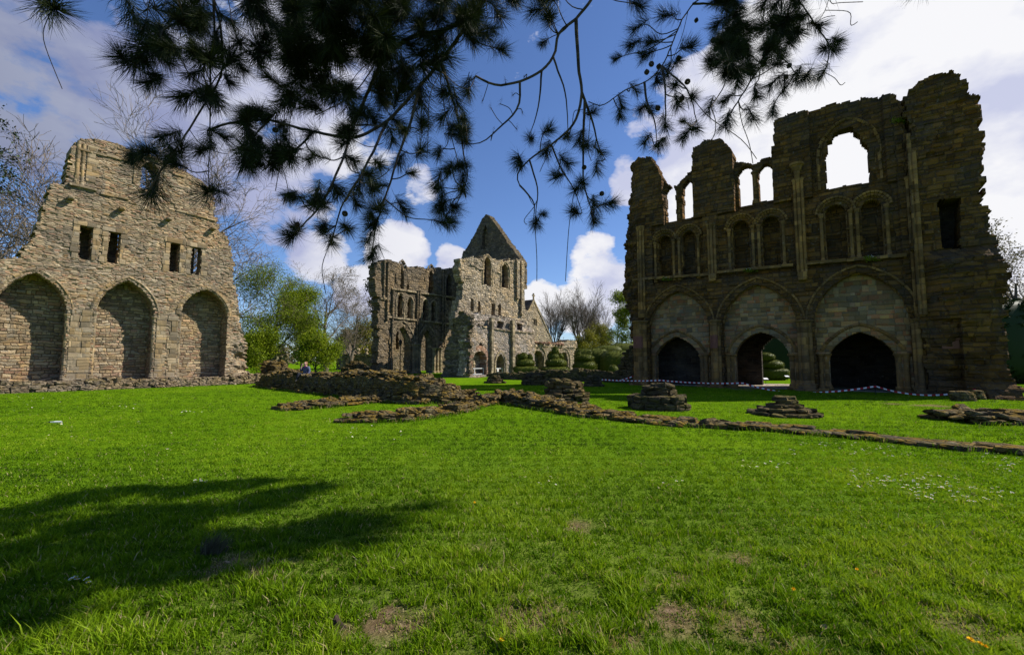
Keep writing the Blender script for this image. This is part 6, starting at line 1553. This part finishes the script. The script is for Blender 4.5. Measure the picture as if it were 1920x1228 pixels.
TPTS = [tp(1121, 711), tp(1240, 713), tp(1393, 718), tp(1470, 735), tp(1642, 724), tp(1829, 730, -1.6)]
tape('barrier_tape', 'long red and white barrier tape sagging along the foot of the tall ruin', TPTS, [.015, .018, .03, .035, .10])
tape('barrier_tape', 'short piece of red and white tape rising to the left pier of the tall ruin', [tp(1158, 714, .2), tp(1188, 705, .1)], [.02])
IRON = plain('dark_iron', (.03, .03, .032), .6, .2, 10)
for i, (p, lab) in enumerate([(TPTS[0], 'thin iron stake at the far end of the long tape'), (TPTS[1], 'thin iron stake holding the tape before the left doorway'), (TPTS[2], 'thin iron stake holding the tape beside the open doorway'), (TPTS[3], 'short iron stake where the tape dips past the open doorway'), (TPTS[4], 'thin iron stake holding the tape before the widest doorway'), (TPTS[5], 'thin iron stake at the boulders where the tape ends')]):
    mb = MB(); lathe(mb, (p[0], p[1] + .02), [(.012, 0), (.012, p[2] + .04), (.02, p[2] + .05), (.02, p[2] + .08), (0, p[2] + .09)], 7); tag(mb.build('tape_stake', IRON), lab, 'stake', 'stakes of the barrier tape')

# ------------------------------------------------------------------ small fittings of the far ruins
RAIL = plain('galvanised_rail', (.45, .45, .44), .45, .1, 10, .4)
e = empty('barrier_rail', 'grey metal rail across the red arch of the gabled ruin', 'railing', mw=PB.matrix(), group='metal rails in the far arches')
def rail_parts(e, x0, x1, yt, yb, posts):
    ua, ub = PB.px(x0, yt)[0], PB.px(x1, yt)[0]; zt, zb = PB.px(x0, yt)[1], max(.2, PB.px(x0, yb)[1])
    for z in (zt, zb): mb = MB(); box(mb, (ua, .3, z - .05), (ub, .38, z + .05)); mb.build('bar', RAIL, e)
    for f in posts: mb = MB(); u = ua + (ub - ua) * f; box(mb, (u - .05, .26, -.05), (u + .05, .299, zt + .05)); mb.build('post', RAIL, e)
rail_parts(e, 886, 911, 691, 702, (.03, .3, .97))
e2_ = empty('barrier_rail', 'grey metal rail with a white notice across the pointed arch of the gabled ruin', 'railing', mw=PB.matrix(), group='metal rails in the far arches')
rail_parts(e2_, 931, 946, 691, 700, (.05, .95))
u, z = PB.px(936.5, 694); mb = MB(); box(mb, (u - .13, .2, z - .15), (u + .13, .24, z + .15)); o = mb.build('notice', WHITE, e2_); mb = MB(); box(mb, (u - .06, .185, z - .04), (u + .06, .199, z + .05)); mb.build('printed_mark', plain('faded_red_print', (.5, .12, .1), .6, .1, 5), o)
u, z = PB.px(897, 684); mb = MB(); zz = .1
lathe(mb, (u, .75), [(.32, .02), (.32, .5), (.26, .55), (.22, 1.2), (.28, 1.25), (.2, 1.5), (.1, 1.9), (.12, 2.1), (0, 2.2)], 9); o = mb.build('carved_stone', DRESS_C); o.matrix_world = PB.matrix(); tag(o, 'broken carved stone pillar standing inside the red arch', 'carved stone')
p = AT(750, 690, 56); e = empty('lamp_post', 'thin dark lamp post seen through the left far arch', 'lamp post', (p[0], p[1], 0))
mb = MB(); lathe(mb, (0, 0), [(.14, 0), (.12, .5), (.06, .6), (.05, 3.6)], 8); mb.build('post', IRON, e); mb = MB(); lathe(mb, (0, 0), [(.06, 3.6), (.17, 3.7), (.22, 4.1), (.26, 4.12), (.05, 4.35), (0, 4.4)], 6); mb.build('lantern', IRON, e)
for i, (x, y, h_, lab) in enumerate([(806, 707, .42, 'small dark sign on a stake before the dark arch of the gabled ruin'), (706, 694, .45, 'small pale sign on a stake at the left foot of the gabled ruin')]):
    p = G(x, y); e = empty('lawn_sign', lab, 'sign', p); mb = MB(); box(mb, (-.02, -.02, 0), (.02, .02, h_)); mb.build('stake', IRON, e)
    mb = MB(); mb.add([(-.2, -.08, h_), (.2, -.08, h_), (.2, .1, h_ + .14), (-.2, .1, h_ + .14), (-.2, -.08, h_ + .03), (.2, -.08, h_ + .03), (.2, .1, h_ + .17), (-.2, .1, h_ + .17)], [(3, 2, 1, 0), (4, 5, 6, 7), (0, 1, 5, 4), (1, 2, 6, 5), (2, 3, 7, 6), (3, 0, 4, 7)]); mb.build('plate', IRON if i == 0 else WHITE, e)

# ------------------------------------------------------------------ the person resting on the mound
def skin(name, pts, edges, m, parent, root=0, sub=2):
    me = bpy.data.meshes.new(name); me.from_pydata([p[:3] for p in pts], edges, []); o = link(name, me, parent)
    md = o.modifiers.new('Skin', 'SKIN')
    for i, p in enumerate(pts): me.skin_vertices[0].data[i].radius = (p[3], p[4] if len(p) > 4 else p[3]); me.skin_vertices[0].data[i].use_root = i == root
    s = o.modifiers.new('Sub', 'SUBSURF'); s.levels = s.render_levels = sub
    md.use_smooth_shade = True
    me.materials.append(m); return o
SKINM = plain('skin', (.50, .29, .21), .6, .08, 10); JACKET = plain('navy_grey_jacket', (.085, .095, .16), .9, .25, 14); HAIR = plain('auburn_hair', (.20, .095, .045), .6, .35, 40); TROUS = plain('dark_trousers', (.02, .022, .03), .9, .2, 10); SCARF = plain('purple_scarf', (.12, .02, .09), .9, .2, 20)
hd = AT(574.5, 681, 24.3); pz = hd[2] - .70
per = empty('person', 'person with reddish hair in a navy grey jacket resting on the rubble mound', 'person', (hd[0], hd[1], pz)); per.rotation_euler = (0, 0, R(-12))
# one continuous body: pelvis, spine, neck, head, arms, folded legs
B = [(0, 0, .05, .15, .12), (0, -.02, .28, .14, .105), (0, -.03, .46, .155, .10), (0, -.045, .55, .06, .06), (-.005, -.065, .63, .062, .068), (-.008, -.085, .70, .078, .092), (-.008, -.08, .765, .062, .07),
     (-.17, -.03, .47, .055), (-.25, -.12, .26, .043), (-.13, -.27, .44, .034), (-.085, -.245, .545, .030), (.17, -.03, .47, .055), (.27, -.06, .24, .043), (.24, -.22, .06, .035), (.23, -.30, .04, .028),
     (-.10, -.06, .03, .085), (-.16, -.42, .14, .066), (-.17, -.50, -.22, .048), (-.17, -.60, -.27, .04), (.10, -.06, .03, .085), (.13, -.44, .12, .066), (.12, -.52, -.24, .048), (.12, -.62, -.29, .04)]
body = skin('body', B, [(0, 1), (1, 2), (2, 3), (3, 4), (4, 5), (5, 6), (2, 7), (7, 8), (8, 9), (9, 10), (2, 11), (11, 12), (12, 13), (13, 14), (0, 15), (15, 16), (16, 17), (17, 18), (0, 19), (19, 20), (20, 21), (21, 22)], SKINM, per)
skin('jacket', [(0, 0, .06, .175, .145), (0, -.02, .28, .165, .13), (0, -.03, .46, .175, .122), (0, -.04, .525, .085, .08), (-.175, -.03, .465, .078), (-.25, -.12, .26, .064), (-.14, -.26, .425, .050), (.175, -.03, .465, .078), (.27, -.06, .24, .064), (.245, -.205, .075, .05)], [(0, 1), (1, 2), (2, 3), (2, 4), (4, 5), (5, 6), (2, 7), (7, 8), (8, 9)], JACKET, per)
skin('trousers', [(0, 0, .02, .16, .13), (-.10, -.06, .03, .10), (-.16, -.42, .14, .082), (-.17, -.50, -.2, .06), (.10, -.06, .03, .10), (.13, -.44, .12, .082), (.12, -.52, -.22, .06)], [(0, 1), (1, 2), (2, 3), (0, 4), (4, 5), (5, 6)], TROUS, per)
skin('hair', [(-.008, -.035, .80, .085, .075), (-.008, .0, .72, .095, .06), (-.06, -.02, .66, .05), (-.075, -.04, .58, .04), (.05, -.02, .66, .05), (.065, -.04, .58, .035)], [(0, 1), (1, 2), (2, 3), (1, 4), (4, 5)], HAIR, per, 1)
skin('scarf', [(-.06, -.10, .555, .035), (0, -.13, .54, .04), (.06, -.10, .555, .035), (.0, -.15, .45, .035)], [(0, 1), (1, 2), (1, 3)], SCARF, per, 1)
for sx in (-1, 1):
    mb = MB(); lathe(mb, (0, 0), [(.011 * math.sin(t_), -.011 * math.cos(t_)) for t_ in np.linspace(.1, 3.04, 6)], 8); o = mb.build('eye', IRON, per); o.location = (-.008 + sx * .032, -.172, .705)
mb = MB(); mb.add([(-.022, -.165, .672), (.006, -.165, .672), (-.008, -.165, .712), (-.008, -.20, .678)], None, [(0, 1, 3), (1, 2, 3), (2, 0, 3)]); mb.build('nose', SKINM, per)
mb = MB(); box(mb, (-.03, -.176, .638), (.014, -.16, .648)); mb.build('mouth', SCARF, per)
for sx, wr, dr in ((-1, (-.085, -.245, .545), (.25, .15, 1)), (1, (.23, -.30, .04), (0, -1, -.1))):
    d = Vector(dr).normalized(); a = Vector((1, 0, 0)) if sx < 0 else Vector((1, 0, 0)); a = (a - d * a.dot(d)).normalized(); nrm = d.cross(a)
    w0 = Vector(wr); pts = [(*w0, .024, .018), (*(w0 + d * .045), .033, .016)]; ed = [(0, 1)]
    for f in range(4):
        o_ = a * (f - 1.5) * .019; L = (.062, .072, .068, .052)[f]; b0 = w0 + d * .075 + o_; k0 = len(pts)
        pts += [(*b0, .010), (*(b0 + d * L * .5 + nrm * .008), .009), (*(b0 + d * L * .9 + nrm * .024), .0075)]; ed += [(1, k0), (k0, k0 + 1), (k0 + 1, k0 + 2)]
    k0 = len(pts); tb = w0 + d * .03 - a * .034 * 1; pts += [(*tb, .011), (*(tb + d * .035 - a * .018), .009), (*(tb + d * .062 - a * .012 + nrm * .012), .008)]; ed += [(0, k0), (k0, k0 + 1), (k0 + 1, k0 + 2)]
    skin('hand', pts, ed, SKINM, per, 0, 1)
print('script time', round(time.time() - T_START, 1))
